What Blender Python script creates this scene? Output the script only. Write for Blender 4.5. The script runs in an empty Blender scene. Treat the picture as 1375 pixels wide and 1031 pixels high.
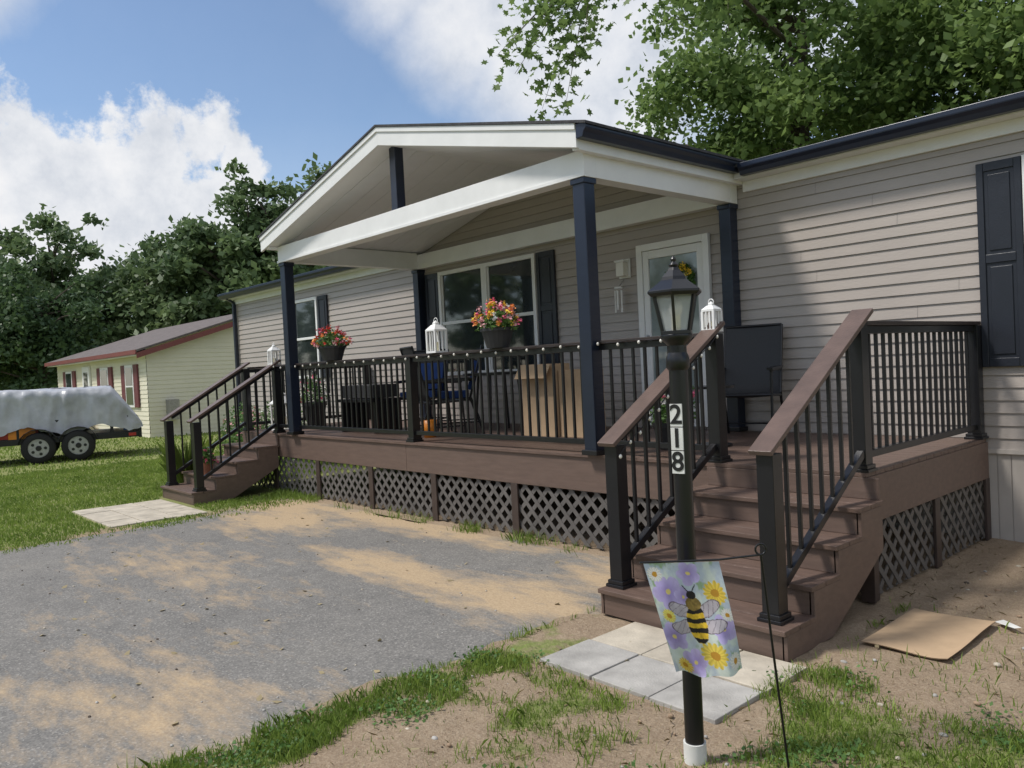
import bpy, math, numpy as np, random
from mathutils import Vector, Matrix
random.seed(7); rng=np.random.default_rng(11)
scene=bpy.context.scene
# ---------------------------------------------------------------- camera
yaw,pitch,roll,FPX=-0.8362,-0.0230,-0.0493,1061.24
f=np.array([math.sin(yaw)*math.cos(pitch),math.cos(yaw)*math.cos(pitch),math.sin(pitch)])
r=np.array([math.cos(yaw),-math.sin(yaw),0]); u=np.cross(r,f)
r2=r*math.cos(roll)+u*math.sin(roll); u2=-r*math.sin(roll)+u*math.cos(roll)
cam=bpy.data.cameras.new("camera"); co=bpy.data.objects.new("camera",cam); scene.collection.objects.link(co)
co.matrix_world=Matrix(((r2[0],u2[0],-f[0],4.4491),(r2[1],u2[1],-f[1],-4.9256),(r2[2],u2[2],-f[2],1.5987),(0,0,0,1)))
cam.sensor_width=36; cam.lens=36*FPX/1375; cam.clip_end=2000; cam.clip_start=0.05
scene.camera=co
scene.view_settings.view_transform='Standard'; scene.view_settings.look='None'; scene.view_settings.exposure=0
# ---------------------------------------------------------------- materials
def mat(name,col,rough=0.6,var=0.12,scale=8,bump=0.0,bscale=60,metal=0.0,spec=0.5,col2=None,stretch=None,detail=6):
    m=bpy.data.materials.new(name); m.use_nodes=True; nt=m.node_tree; b=nt.nodes["Principled BSDF"]
    b.inputs["Roughness"].default_value=rough; b.inputs["Metallic"].default_value=metal
    b.inputs["Specular IOR Level"].default_value=spec
    tc=nt.nodes.new("ShaderNodeTexCoord"); mp=nt.nodes.new("ShaderNodeMapping")
    nt.links.new(tc.outputs["Object"],mp.inputs[0])
    if stretch: mp.inputs["Scale"].default_value=stretch
    n=nt.nodes.new("ShaderNodeTexNoise"); n.inputs["Scale"].default_value=scale; n.inputs["Detail"].default_value=detail
    n.inputs["Roughness"].default_value=0.6
    nt.links.new(mp.outputs[0],n.inputs["Vector"])
    mr=nt.nodes.new("ShaderNodeMapRange"); mr.inputs[1].default_value=0.3; mr.inputs[2].default_value=0.7
    nt.links.new(n.outputs["Fac"],mr.inputs[0])
    mx=nt.nodes.new("ShaderNodeMix"); mx.data_type='RGBA'
    c1=[max(0,c*(1-var)) for c in col[:3]]+[1]; c2=[min(1,c*(1+var)) for c in (col2 or col)[:3]]+[1]
    mx.inputs[6].default_value=c1; mx.inputs[7].default_value=c2
    nt.links.new(mr.outputs[0],mx.inputs[0]); nt.links.new(mx.outputs[2],b.inputs["Base Color"])
    if bump>0:
        n2=nt.nodes.new("ShaderNodeTexNoise"); n2.inputs["Scale"].default_value=bscale; n2.inputs["Detail"].default_value=4
        nt.links.new(mp.outputs[0],n2.inputs["Vector"])
        bp=nt.nodes.new("ShaderNodeBump"); bp.inputs["Strength"].default_value=bump; bp.inputs["Distance"].default_value=0.01
        nt.links.new(n2.outputs["Fac"],bp.inputs["Height"]); nt.links.new(bp.outputs[0],b.inputs["Normal"])
    return m
M_siding=mat("vinyl_siding",(0.40,0.355,0.32),0.40,0.05,1.5,0.15,25,stretch=(1,1,4))
M_skirt=mat("skirting_vinyl",(0.47,0.43,0.39),0.5,0.08,3,0.1,20)
M_white=mat("white_trim",(0.80,0.80,0.79),0.45,0.05,3)
M_ceil=mat("porch_ceiling",(0.80,0.80,0.81),0.5,0.03,4)
M_navy=mat("dark_navy_paint",(0.012,0.018,0.036),0.28,0.1,8)
M_black=mat("black_powdercoat",(0.010,0.010,0.012),0.30,0.1,8,0.05,200)
M_shut=mat("shutter_vinyl",(0.016,0.019,0.028),0.4,0.1,10,0.1,80)
M_deck=mat("composite_decking",(0.128,0.084,0.066),0.5,0.25,6,0.25,40,stretch=(1,6,6))
M_rim=mat("composite_rim",(0.135,0.091,0.073),0.5,0.16,4,0.2,50,stretch=(1,4,8))
M_cap=mat("rail_cap",(0.12,0.080,0.065),0.42,0.2,8,0.2,60)
M_capd=mat("rail_cap_dark",(0.035,0.024,0.022),0.4,0.15,8,0.2,60)
M_lat=mat("lattice_plastic",(0.115,0.106,0.10),0.6,0.25,6)
M_batten=mat("skirt_batten",(0.055,0.038,0.032),0.5,0.2,6)
M_shingle=mat("roof_shingles",(0.05,0.05,0.055),0.9,0.4,14,0.6,60)
M_red=mat("red_fascia",(0.20,0.06,0.055),0.5,0.1,5)
M_yellow=mat("cream_siding",(0.74,0.70,0.56),0.5,0.04,2)
M_nroof=mat("neighbor_shingles",(0.13,0.11,0.105),0.9,0.3,6,0.4,40)
M_maroon=mat("maroon_shutter",(0.15,0.04,0.05),0.5,0.1,8)
M_conc=mat("concrete_paver",(0.46,0.41,0.33),0.85,0.25,5,0.4,90)
M_conc2=mat("concrete_paver_grey",(0.37,0.355,0.33),0.85,0.25,5,0.4,90)
M_card=mat("cardboard",(0.45,0.32,0.20),0.85,0.10,5,0.2,30)
M_bark=mat("bark",(0.09,0.07,0.055),0.9,0.35,6,0.8,20,stretch=(3,3,0.6))
M_tarp=mat("silver_tarp",(0.42,0.43,0.46),0.34,0.22,2.5,1.0,7)
M_tire=mat("tire_rubber",(0.015,0.015,0.015),0.8,0.2,20)
M_steel=mat("galvanized_steel",(0.4,0.4,0.42),0.35,0.2,20,metal=0.8)
M_tred=mat("trailer_red",(0.45,0.03,0.02),0.4,0.15,5)
M_tblue=mat("trailer_blue",(0.02,0.06,0.25),0.4,0.15,5)
M_orange=mat("orange_plastic",(0.75,0.25,0.02),0.4,0.1,5)
M_bluec=mat("blue_cushion",(0.02,0.06,0.22),0.8,0.15,8)
M_sling=mat("sling_mesh",(0.02,0.021,0.024),0.55,0.15,60)
M_pot=mat("planter_dark",(0.03,0.03,0.032),0.6,0.2,10)
M_terra=mat("terracotta",(0.30,0.12,0.07),0.8,0.2,10)
M_bulb=mat("bulb_white",(0.75,0.72,0.65),0.2,0.02,5)
M_candle=mat("candle_sleeve",(0.75,0.68,0.45),0.5,0.05,5)
M_pvc=mat("pvc_white",(0.68,0.68,0.65),0.5,0.12,10)
M_digit=mat("digit_black",(0.01,0.01,0.01),0.5,0.1,5)
M_pink=mat("petal_pink",(0.80,0.16,0.28),0.6,0.25,40)
M_yel=mat("petal_yellow",(0.85,0.60,0.06),0.6,0.15,40)
M_redp=mat("petal_red",(0.65,0.05,0.03),0.6,0.2,40)
M_wht=mat("petal_white",(0.8,0.78,0.75),0.6,0.1,40)
M_orp=mat("petal_orange",(0.85,0.30,0.08),0.6,0.2,40)
M_lpink=mat("petal_light_pink",(0.82,0.42,0.45),0.6,0.15,40)
M_soilclod=mat("soil_clod",(0.30,0.21,0.14),0.95,0.3,20)
M_glass=mat("window_glass",(0.03,0.038,0.04),0.04,0.5,1.2,0.05,1.5,spec=1.0)
M_dglass=mat("door_glass_reflection_tint",(0.26,0.30,0.30),0.06,0.4,2.5,0.05,1.5,spec=1.0)  # pale blue-green base colour paints in the reflection on the door pane
m=bpy.data.materials.new("lantern_glass"); m.use_nodes=True; b=m.node_tree.nodes["Principled BSDF"]
b.inputs["Base Color"].default_value=(0.85,0.88,0.88,1); b.inputs["Roughness"].default_value=0.12; b.inputs["Alpha"].default_value=0.3; M_lglass=m
def leafmat(name,c1,c2,trans=0.35,nsc=0.6,rough=0.5):
    m=bpy.data.materials.new(name); m.use_nodes=True; nt=m.node_tree; nt.nodes.clear()
    o=nt.nodes.new("ShaderNodeOutputMaterial"); g=nt.nodes.new("ShaderNodeNewGeometry")
    tc=nt.nodes.new("ShaderNodeTexCoord"); n=nt.nodes.new("ShaderNodeTexNoise"); n.inputs["Scale"].default_value=nsc; n.inputs["Detail"].default_value=3
    nt.links.new(tc.outputs["Object"],n.inputs["Vector"])
    add=nt.nodes.new("ShaderNodeMath"); add.operation='MULTIPLY_ADD'; add.inputs[1].default_value=0.5
    nt.links.new(g.outputs["Random Per Island"],add.inputs[0])
    mr=nt.nodes.new("ShaderNodeMapRange"); mr.inputs[1].default_value=0.3; mr.inputs[2].default_value=0.7; mr.inputs[3].default_value=0; mr.inputs[4].default_value=0.5
    nt.links.new(n.outputs["Fac"],mr.inputs[0]); nt.links.new(mr.outputs[0],add.inputs[2])
    mx=nt.nodes.new("ShaderNodeMix"); mx.data_type='RGBA'; mx.inputs[6].default_value=(*c1,1); mx.inputs[7].default_value=(*c2,1)
    nt.links.new(add.outputs[0],mx.inputs[0])
    d=nt.nodes.new("ShaderNodeBsdfPrincipled"); d.inputs["Roughness"].default_value=rough; d.inputs["Specular IOR Level"].default_value=0.35
    t=nt.nodes.new("ShaderNodeBsdfTranslucent"); ms=nt.nodes.new("ShaderNodeMixShader"); ms.inputs[0].default_value=trans
    nt.links.new(mx.outputs[2],d.inputs["Base Color"]); nt.links.new(mx.outputs[2],t.inputs["Color"])
    nt.links.new(d.outputs[0],ms.inputs[1]); nt.links.new(t.outputs[0],ms.inputs[2]); nt.links.new(ms.outputs[0],o.inputs[0])
    return m
M_leafN=leafmat("maple_leaves",(0.075,0.14,0.04),(0.26,0.36,0.11),0.45)
M_leafF=leafmat("far_leaves",(0.07,0.12,0.055),(0.21,0.29,0.12),0.35,0.25)
M_leafD=leafmat("dark_leaves",(0.045,0.085,0.04),(0.12,0.19,0.075),0.3,0.4)
M_grass=leafmat("grass_blades",(0.11,0.19,0.03),(0.32,0.42,0.09),0.35,1.2)
M_straw=leafmat("dead_grass",(0.28,0.22,0.12),(0.46,0.39,0.24),0.2,2,0.8)
M_plant=leafmat("plant_leaves",(0.05,0.12,0.03),(0.15,0.27,0.07),0.3,2)
# ---------------------------------------------------------------- mesh builder
class MB:
    def __init__(s): s.v=[]; s.f=[]; s.m=[]; s.mats=[]; s.sm=[]
    def mi(s,m):
        if m not in s.mats: s.mats.append(m)
        return s.mats.index(m)
    def add(s,vs,fs,m,smooth=False):
        o=len(s.v); s.v.extend([tuple(map(float,v)) for v in vs]); k=s.mi(m)
        for fc in fs: s.f.append([i+o for i in fc]); s.m.append(k); s.sm.append(smooth)
    def box(s,x0,x1,y0,y1,z0,z1,m):
        x0,x1=min(x0,x1),max(x0,x1); y0,y1=min(y0,y1),max(y0,y1); z0,z1=min(z0,z1),max(z0,z1)
        v=[(x0,y0,z0),(x1,y0,z0),(x1,y1,z0),(x0,y1,z0),(x0,y0,z1),(x1,y0,z1),(x1,y1,z1),(x0,y1,z1)]
        s.add(v,[(0,3,2,1),(4,5,6,7),(0,1,5,4),(1,2,6,5),(2,3,7,6),(3,0,4,7)],m)
    def beam(s,p0,p1,w,h,m,upv=(0,0,1)):
        p0=Vector(p0);p1=Vector(p1);d=(p1-p0).normalized(); sd=d.cross(Vector(upv))
        if sd.length<1e-4: sd=Vector((1,0,0))
        sd.normalize(); up=sd.cross(d).normalized()
        v=[]
        for p in (p0,p1):
            for a,b in ((-1,-1),(1,-1),(1,1),(-1,1)): v.append(p+sd*a*w/2+up*b*h/2)
        s.add(v,[(0,1,2,3),(7,6,5,4),(0,4,5,1),(1,5,6,2),(2,6,7,3),(3,7,4,0)],m)
    def cyl(s,p0,p1,r0,r1,n,m,caps=True,smooth=True,rot=0):
        p0=Vector(p0);p1=Vector(p1);d=(p1-p0).normalized(); a=Vector((0,0,1)) if abs(d.z)<0.9 else Vector((1,0,0))
        e1=d.cross(a).normalized(); e2=d.cross(e1)
        v=[]
        for p,rr in ((p0,r0),(p1,r1)):
            for i in range(n):
                t=2*math.pi*i/n+rot; v.append(p+e1*math.cos(t)*rr+e2*math.sin(t)*rr)
        s.add(v,[(i,(i+1)%n,n+(i+1)%n,n+i) for i in range(n)],m,smooth)
        if caps: s.add(v,[tuple(range(n))[::-1],tuple(range(n,2*n))],m)
    def path(s,pts,r,n,m):
        for i in range(len(pts)-1): s.cyl(pts[i],pts[i+1],r,r,n,m,True)
    def sphere(s,c,rx,ry,rz,m,nu=10,nv=6):
        v=[];fs=[]
        for j in range(nv+1):
            ph=math.pi*j/nv
            for i in range(nu):
                t=2*math.pi*i/nu; v.append((c[0]+rx*math.sin(ph)*math.cos(t),c[1]+ry*math.sin(ph)*math.sin(t),c[2]+rz*math.cos(ph)))
        for j in range(nv):
            for i in range(nu): fs.append((j*nu+i,(j+1)*nu+i,(j+1)*nu+(i+1)%nu,j*nu+(i+1)%nu))
        s.add(v,fs,m,True)
    def prism(s,pts,vec,m):
        n=len(pts); v=[Vector(p) for p in pts]; v2=[p+Vector(vec) for p in v]
        s.add(v+v2,[tuple(range(n)),tuple(range(2*n-1,n-1,-1))]+[(i,(i+1)%n,n+(i+1)%n,n+i) for i in range(n)],m)
    def revolve(s,c,prof,n,m,smooth=True,rot=0):
        v=[];fs=[]
        for (rr,z) in prof:
            for i in range(n):
                t=2*math.pi*i/n+rot; v.append((c[0]+rr*math.cos(t),c[1]+rr*math.sin(t),c[2]+z))
        for j in range(len(prof)-1):
            for i in range(n): fs.append((j*n+i,j*n+(i+1)%n,(j+1)*n+(i+1)%n,(j+1)*n+i))
        s.add(v,fs,m,smooth)
    def obj(s,name,parent=None,bevel=0):
        me=bpy.data.meshes.new(name); me.from_pydata(s.v,[],s.f)
        for m in s.mats: me.materials.append(m)
        me.polygons.foreach_set("material_index",s.m); me.polygons.foreach_set("use_smooth",s.sm); me.update()
        import bmesh
        bm=bmesh.new(); bm.from_mesh(me); bmesh.ops.recalc_face_normals(bm,faces=bm.faces); bm.to_mesh(me); bm.free()
        ob=bpy.data.objects.new(name,me); scene.collection.objects.link(ob)
        if parent: ob.parent=parent
        if bevel:
            b=ob.modifiers.new("bevel","BEVEL"); b.width=bevel; b.segments=2; b.limit_method='ANGLE'; b.angle_limit=math.radians(50)
        return ob
def empty(name,loc=(0,0,0)):
    e=bpy.data.objects.new(name,None); e.location=loc; scene.collection.objects.link(e); return e
def lap_wall(mb,axis,pos,out,u0,u1,z0,z1,m,ex=0.102,top=None):
    z=z0
    while z<z1-0.001:
        zt=min(z+ex,z1)
        a0,a1=(u0,u1) if top is None else top(z); b0,b1=(u0,u1) if top is None else top(zt)
        o1=pos+out*0.016; o2=pos+out*0.003
        def P(uu,o,zz): return (uu,o,zz) if axis=='x' else (o,uu,zz)
        mb.add([P(a0,o1,z),P(a1,o1,z),P(b1,o2,zt),P(b0,o2,zt)],[(0,1,2,3)],m)
        mb.add([P(a0,o1,z),P(a1,o1,z),P(a1,pos,z+0.002),P(a0,pos,z+0.002)],[(0,1,2,3)],m)
        z+=ex
D=2.23; Hd=0.822
# ---------------------------------------------------------------- mobile home
home=empty("mobile_home")
mb=MB(); HX0,HX1=-12.27,9.0; YB=D+8.0
lap_wall(mb,'x',D,-1,HX0,HX1,0.72,3.33,M_siding)
gz=lambda z:(-5.60+max(0,(z-3.33))/0.245,0.22-max(0,(z-3.33))/0.245)
lap_wall(mb,'x',D,-1,-5.6,0.2,3.33,4.02,M_siding,top=gz)
lap_wall(mb,'y',HX0,-1,D,YB,0.72,3.33,M_siding)
lap_wall(mb,'y',HX1,1,D,YB,0.72,3.33,M_siding)
lap_wall(mb,'x',YB,1,HX0,HX1,0.72,3.33,M_siding)
mid=(D+YB)/2
for xx,o in ((HX0,-1),(HX1,1)):
    lap_wall(mb,'y',xx,o,D,YB,3.33,4.3,M_siding,top=lambda z:(D+(z-3.33)/0.25,YB-(z-3.33)/0.25))
mb.box(HX0-0.02,HX0+0.07,D-0.022,D+0.02,0.72,3.3,M_siding); mb.box(HX1-0.07,HX1+0.02,D-0.022,D+0.02,0.72,3.3,M_siding)
rj=random.Random(4)
for k in range(25):
    z=0.72+k*0.102
    for xj in (HX0+rj.uniform(0.5,3.5),-5.9+rj.uniform(0,3),rj.uniform(0.3,2.1),rj.uniform(4,6)):
        if k%2: mb.add([(xj,D-0.0175,z+0.001),(xj+0.002,D-0.0175,z+0.001),(xj+0.002,D-0.0045,z+0.10),(xj,D-0.0045,z+0.10)],[(0,1,2,3)],M_lat)
mb.obj("siding_walls",home)
mb=MB()
x=HX0
while x<HX1:
    mb.box(x+0.004,min(x+0.096,HX1),D-0.004,D+0.03,-0.02,0.715,M_skirt); mb.box(x+0.096,x+0.104,D+0.004,D+0.03,-0.02,0.715,M_skirt); x+=0.1
mb.box(HX0,HX1,D-0.03,D+0.02,0.70,0.735,M_skirt)
mb.box(HX0,HX0+0.04,D+0.03,YB,-0.02,0.715,M_skirt); mb.box(HX1-0.04,HX1,D+0.03,YB,-0.02,0.715,M_skirt)
mb.obj("skirting",home)
mb=MB()
def roofquad(mb,x0,x1,y0,z0,y1,z1,m,th=0.04):
    mb.prism([(x0,y0,z0),(x0,y1,z1),(x0,y1,z1-th),(x0,y0,z0-th)],(x1-x0,0,0),m)
zr=3.46+0.25*(mid-D)
roofquad(mb,HX0-0.25,HX1+0.25,D+0.001,3.51,mid,zr+0.05,M_shingle)
roofquad(mb,HX0-0.25,HX1+0.25,YB+0.3,3.44,mid,zr+0.05,M_shingle)
for xa,xb in ((HX0-0.25,-5.5),(0.16,HX1+0.25)): roofquad(mb,xa,xb,D-0.31,3.445,D,3.51,M_shingle,0.03)
mb.obj("main_roof",home)
GP=[(0,0),(0.07,0),(0.085,0.04),(0.11,0.065),(0.112,0.075),(0.112,0.112),(0.10,0.115),(0,0.115)]
mb=MB()
for xa,xb in ((HX0-0.22,-5.66),(0.27,HX1+0.22)):
    mb.prism([(xa,D-0.2-o,3.335+z) for o,z in GP],(xb-xa,0,0),M_navy)
mb.prism([(0.155+o,-0.235,3.378+z) for o,z in GP],(0,D-0.2+0.235,0),M_navy)
mb.prism([(-5.535-o,-0.195,3.378+z) for o,z in GP],(0,D-0.2+0.195,0),M_navy)
mb.box(HX0-0.03,HX0+0.05,D-0.09,D-0.03,0.1,3.25,M_navy)
mb.beam((HX0+0.01,D-0.05,3.24),(HX0+0.01,D-0.24,3.36),0.07,0.05,M_navy)
mb.obj("gutters",home,0.004)
mb=MB()
for xa,xb in ((HX0-0.2,-5.5),(0.155,HX1+0.2)):
    mb.box(xa,xb,D-0.198,D-0.002,3.325,3.345,M_white)
    mb.box(xa,xb,D-0.198,D-0.18,3.346,3.43,M_white)
    mb.box(max(xa,HX0),min(xb,HX1),D-0.04,D-0.001,3.22,3.324,M_white)
mb.obj("soffit_fascia",home,0.003)
mb=MB()
X0,X1,XM=-5.63,0.25,-2.69; YF=-0.23; ZE,ZA=3.48,4.20; sl=(ZA-ZE)/(X1-XM)
def slope(xa,xb,off,th,y0,y1,m):
    za=ZA-abs(xa-XM)*sl+off; zb=ZA-abs(xb-XM)*sl+off
    mb.prism([(xa,y0,za),(xb,y0,zb),(xb,y0,zb-th),(xa,y0,za-th)],(0,y1-y0,0),m)
slope(X0-0.02,XM,0.02,0.022,YF-0.025,4.9,M_shingle); slope(XM,X1+0.03,0.02,0.022,YF-0.025,4.9,M_shingle)
mb.obj("porch_roof_shingles",home)
mb=MB()
slope(X0,XM,-0.005,0.19,YF,YF+0.03,M_white); slope(XM,0.153,-0.005,0.19,YF,YF+0.03,M_white)
slope(X0,XM,-0.004,0.05,YF-0.014,YF-0.001,M_white); slope(XM,0.153,-0.004,0.05,YF-0.014,YF-0.001,M_white)
mb.box(0.12,0.152,YF+0.031,D-0.002,3.30,3.46,M_white); mb.box(-5.53,-5.50,YF+0.031,D-0.002,3.30,3.46,M_white)
mb.box(0.079,0.119,YF+0.031,D-0.002,3.302,3.335,M_white); mb.box(-5.499,-5.461,YF+0.031,D-0.002,3.302,3.335,M_white)
mb.box(-5.46,0.08,-0.075,0.075,3.12,3.335,M_white)
mb.box(-5.46,0.08,D-0.14,D-0.02,3.12,3.335,M_white)
mb.box(-0.07,0.078,0.076,D-0.141,3.122,3.36,M_white); mb.box(-5.458,-5.31,0.076,D-0.141,3.122,3.36,M_white)
mb.box(-5.47,0.09,-0.087,-0.076,3.118,3.15,M_white)
mb.obj("porch_beams_fascia",home,0.003)
mb=MB(); n=10
for k in range(n):
    y0=YF+0.032+k*(D-0.02-YF-0.032)/n; y1=YF+0.032+(k+1)*(D-0.02-YF-0.032)/n-0.006
    slope(X0+0.12,XM,-0.17,0.012,y0,y1,M_ceil); slope(XM,X1-0.12,-0.17,0.012,y0,y1,M_ceil)
slope(X0+0.13,XM,-0.16,0.006,YF+0.032,D-0.02,M_ceil); slope(XM,X1-0.13,-0.16,0.006,YF+0.032,D-0.02,M_ceil)
mb.obj("porch_ceiling",home)
mb=MB()
for px,py in ((-5.38,0),(0,0),(-5.38,D-0.08),(0,D-0.08)):
    mb.box(px-0.065,px+0.065,py-0.065,py+0.065,Hd,3.118,M_navy)
    mb.box(px-0.085,px+0.085,py-0.085,py+0.085,Hd+0.001,Hd+0.045,M_black); mb.box(px-0.078,px+0.078,py-0.078,py+0.078,3.07,3.117,M_navy)
mb.box(XM-0.055,XM+0.055,-0.055,0.055,3.336,ZA-0.17,M_navy)
mb.obj("porch_posts",home,0.006)
def window(name,x0,x1,z0,z1,two=False):
    mb=MB(); y=D-0.017; ft=0.055
    segs=[(x0,x1)] if not two else [(x0,(x0+x1)/2+0.012),((x0+x1)/2+0.013,x1)]
    for a,b in segs:
        mb.box(a,a+ft,y-0.045,y,z0,z1,M_white); mb.box(b-ft,b,y-0.045,y,z0,z1,M_white)
        mb.box(a+ft,b-ft,y-0.045,y,z1-ft,z1,M_white); mb.box(a+ft,b-ft,y-0.055,y,z0,z0+ft,M_white)
        zm=(z0+z1)/2
        mb.box(a+ft,b-ft,y-0.036,y,zm-0.02,zm+0.025,M_white)
        for (c0,c1,dy) in ((z0+ft,zm-0.02,0.026),(zm+0.025,z1-ft,0.018)):
            mb.box(a+ft,a+ft+0.022,y-dy,y-0.004,c0,c1,M_white); mb.box(b-ft-0.022,b-ft,y-dy,y-0.004,c0,c1,M_white)
            mb.box(a+ft+0.022,b-ft-0.022,y-dy+0.012,y-0.001,c0,c1,M_glass)
    return mb.obj(name,home,0.002)
window("small_window",-9.6,-8.63,1.55,3.04); window("double_window",-4.93,-2.87,1.50,3.03,True); window("bedroom_window",2.585,3.6,1.40,3.03); window("far_bedroom_window",6.2,7.2,1.4,3.03)
def shutter(name,x0,x1,z0,z1):
    mb=MB(); y=D-0.017
    mb.box(x0,x1,y-0.022,y,z0,z1,M_shut); st=0.05
    zm=z0+(z1-z0)*0.53
    for a,b in ((x0,x0+st),(x1-st,x1)): mb.box(a,b,y-0.034,y-0.0225,z0,z1,M_shut)
    for a,b in ((z0,z0+0.07),(zm-0.035,zm+0.035),(z1-0.07,z1)): mb.box(x0+st+0.001,x1-st-0.001,y-0.0335,y-0.0226,a,b,M_shut)
    for a,b in ((z0+0.10,zm-0.065),(zm+0.065,z1-0.10)):
        mb.box(x0+st+0.03,x1-st-0.03,y-0.031,y-0.0227,a,b,M_shut)
    mb.obj(name,home,0.004)
for i,(a,b,c,d) in enumerate(((-9.95,-9.62,1.55,3.04),(-8.61,-8.28,1.55,3.04),(-5.27,-4.95,1.5,3.03),(-2.85,-2.53,1.5,3.03),(2.26,2.575,1.40,3.03),(3.61,3.93,1.4,3.03))): shutter("shutter_%d"%(i+1),a,b,c,d)
mb=MB(); y=D-0.018; dx0,dx1,dz0,dz1=-1.21,-0.26,Hd+0.03,2.88
mb.box(dx0,dx0+0.075,y-0.05,y,dz0,dz1,M_white); mb.box(dx1-0.075,dx1,y-0.05,y,dz0,dz1,M_white); mb.box(dx0+0.075,dx1-0.075,y-0.05,y,dz1-0.075,dz1,M_white)
ix0,ix1=dx0+0.08,dx1-0.08
mb.box(ix0,ix0+0.075,y-0.035,y,dz0,dz1-0.08,M_white); mb.box(ix1-0.075,ix1,y-0.035,y,dz0,dz1-0.08,M_white)
mb.box(ix0+0.075,ix1-0.075,y-0.035,y,dz1-0.17,dz1-0.08,M_white); mb.box(ix0+0.075,ix1-0.075,y-0.035,y,dz0,dz0+0.25,M_white)
mb.box(ix0+0.075,ix1-0.075,y-0.018,y-0.001,dz0+0.25,dz1-0.17,M_dglass)
mb.cyl((ix0+0.04,y-0.08,1.85),(ix0+0.04,y-0.03,1.85),0.018,0.018,10,M_steel)
mb.obj("front_door",home,0.004)
mb=MB()
mb.box(-1.50,-1.33,D-0.03,D-0.016,2.54,2.76,M_white); mb.box(-1.47,-1.36,D-0.12,D-0.03,2.56,2.72,M_bulb); mb.box(-1.485,-1.345,D-0.13,D-0.03,2.72,2.745,M_white)
mb.obj("porch_light",home,0.006)
def quads(centers,size,rs,asp=0.5,up=0.3):
    n=len(centers); nrm=rs.normal(size=(n,3)); nrm[:,2]=np.abs(nrm[:,2])+up
    nrm/=np.linalg.norm(nrm,axis=1,keepdims=True)
    t=rs.normal(size=(n,3)); t-=nrm*(t*nrm).sum(1,keepdims=True); t/=np.linalg.norm(t,axis=1,keepdims=True)
    b=np.cross(nrm,t); s=(size*rs.uniform(0.6,1.3,size=(n,1)))
    return np.stack([centers-t*s*0.5,centers+b*s*asp*0.5-nrm*s*0.08,centers+t*s*0.5,centers-b*s*asp*0.5-nrm*s*0.08],1).reshape(-1,3)
def mesh_from(name,parts,parent=None):
    me=bpy.data.meshes.new(name); V=np.concatenate([p[0] for p in parts]); 
    loops=[];starts=[];tot=[];mi=[];o=0;l=0; mats=[]
    for k,(v,kk,m) in enumerate(parts):
        if m not in mats: mats.append(m); me.materials.append(m)
        n=len(v)//kk; loops.append(np.arange(len(v))+o); starts.append(l+np.arange(n)*kk); tot.append(np.full(n,kk)); mi.append(np.full(n,mats.index(m))); o+=len(v); l+=len(v)
    me.vertices.add(len(V)); me.vertices.foreach_set("co",V.astype(np.float32).ravel())
    L=np.concatenate(loops); me.loops.add(len(L)); me.loops.foreach_set("vertex_index",L.astype(np.int32))
    S=np.concatenate(starts); me.polygons.add(len(S)); me.polygons.foreach_set("loop_start",S.astype(np.int32)); me.polygons.foreach_set("loop_total",np.concatenate(tot).astype(np.int32))
    me.polygons.foreach_set("material_index",np.concatenate(mi).astype(np.int32)); me.update(calc_edges=True); me.validate()
    ob=bpy.data.objects.new(name,me); scene.collection.objects.link(ob)
    if parent: ob.parent=parent
    return ob
t=rng.uniform(0,2*np.pi,500); rr=0.15+rng.normal(0,0.02,500)
C=np.stack([-0.62+rr*np.cos(t),np.full(500,D-0.07)+rng.normal(0,0.01,500),2.42+rr*np.sin(t)],1)
parts=[(quads(C,0.06,rng),4,M_plant)]
for (cx,cz) in ((-0.56,2.57),(-0.50,2.50),(-0.72,2.32)):
    t=rng.uniform(0,2*np.pi,60); q=np.sqrt(rng.uniform(0,1,60))*0.045
    C=np.stack([cx+q*np.cos(t),np.full(60,D-0.1),cz+q*np.sin(t)],1); parts.append((quads(C,0.03,rng),4,M_yel))
mesh_from("door_wreath",parts)
mb=MB()
mb.cyl((-1.44,D-0.12,2.44),(-1.44,D-0.12,2.42),0.05,0.05,10,M_white)
for k in range(5):
    a=k*1.256; mb.cyl((-1.44+0.04*math.cos(a),D-0.12+0.04*math.sin(a),2.40),(-1.44+0.04*math.cos(a),D-0.12+0.04*math.sin(a),2.15+0.03*(k%3)),0.009,0.009,8,M_white)
mb.cyl((-1.44,D-0.12,2.44),(-1.44,D-0.02,2.52),0.004,0.004,6,M_steel)
mb.obj("wind_chimes")
# ---------------------------------------------------------------- deck
deck=empty("wooden_deck"); DX0,DX1=-7.05,2.27
mb=MB(); nb=16; bw=(D-0.03)/nb
for k in range(nb):
    y0=-0.02+k*bw; seams=[DX0]+[DX0+1.5+(k%3)*0.7+3.0*j for j in range(3)]+[DX1]
    for a,b in zip(seams[:-1],seams[1:]): 
        if b>a: mb.box(a+0.002,b-0.002,y0,y0+bw-0.006,Hd-0.028,Hd,M_deck)
mb.obj("deck_boards",deck,0.002)
mb=MB()
for a,b in ((DX0,-2.8),(-2.797,DX1-0.021)): mb.box(a,b,0.0,0.03,0.50,Hd-0.029,M_rim)
mb.box(DX1-0.02,DX1+0.005,-0.0,D-0.03,0.50,Hd-0.029,M_rim); mb.box(DX0-0.02,DX0-0.001,0,D-0.03,0.5,Hd-0.029,M_rim)
for xx in np.arange(-6.6,2.2,0.6): mb.box(xx-0.02,xx+0.02,0.032,D-0.05,0.58,Hd-0.03,M_batten)
mb.obj("rim_boards",deck,0.003)
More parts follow.
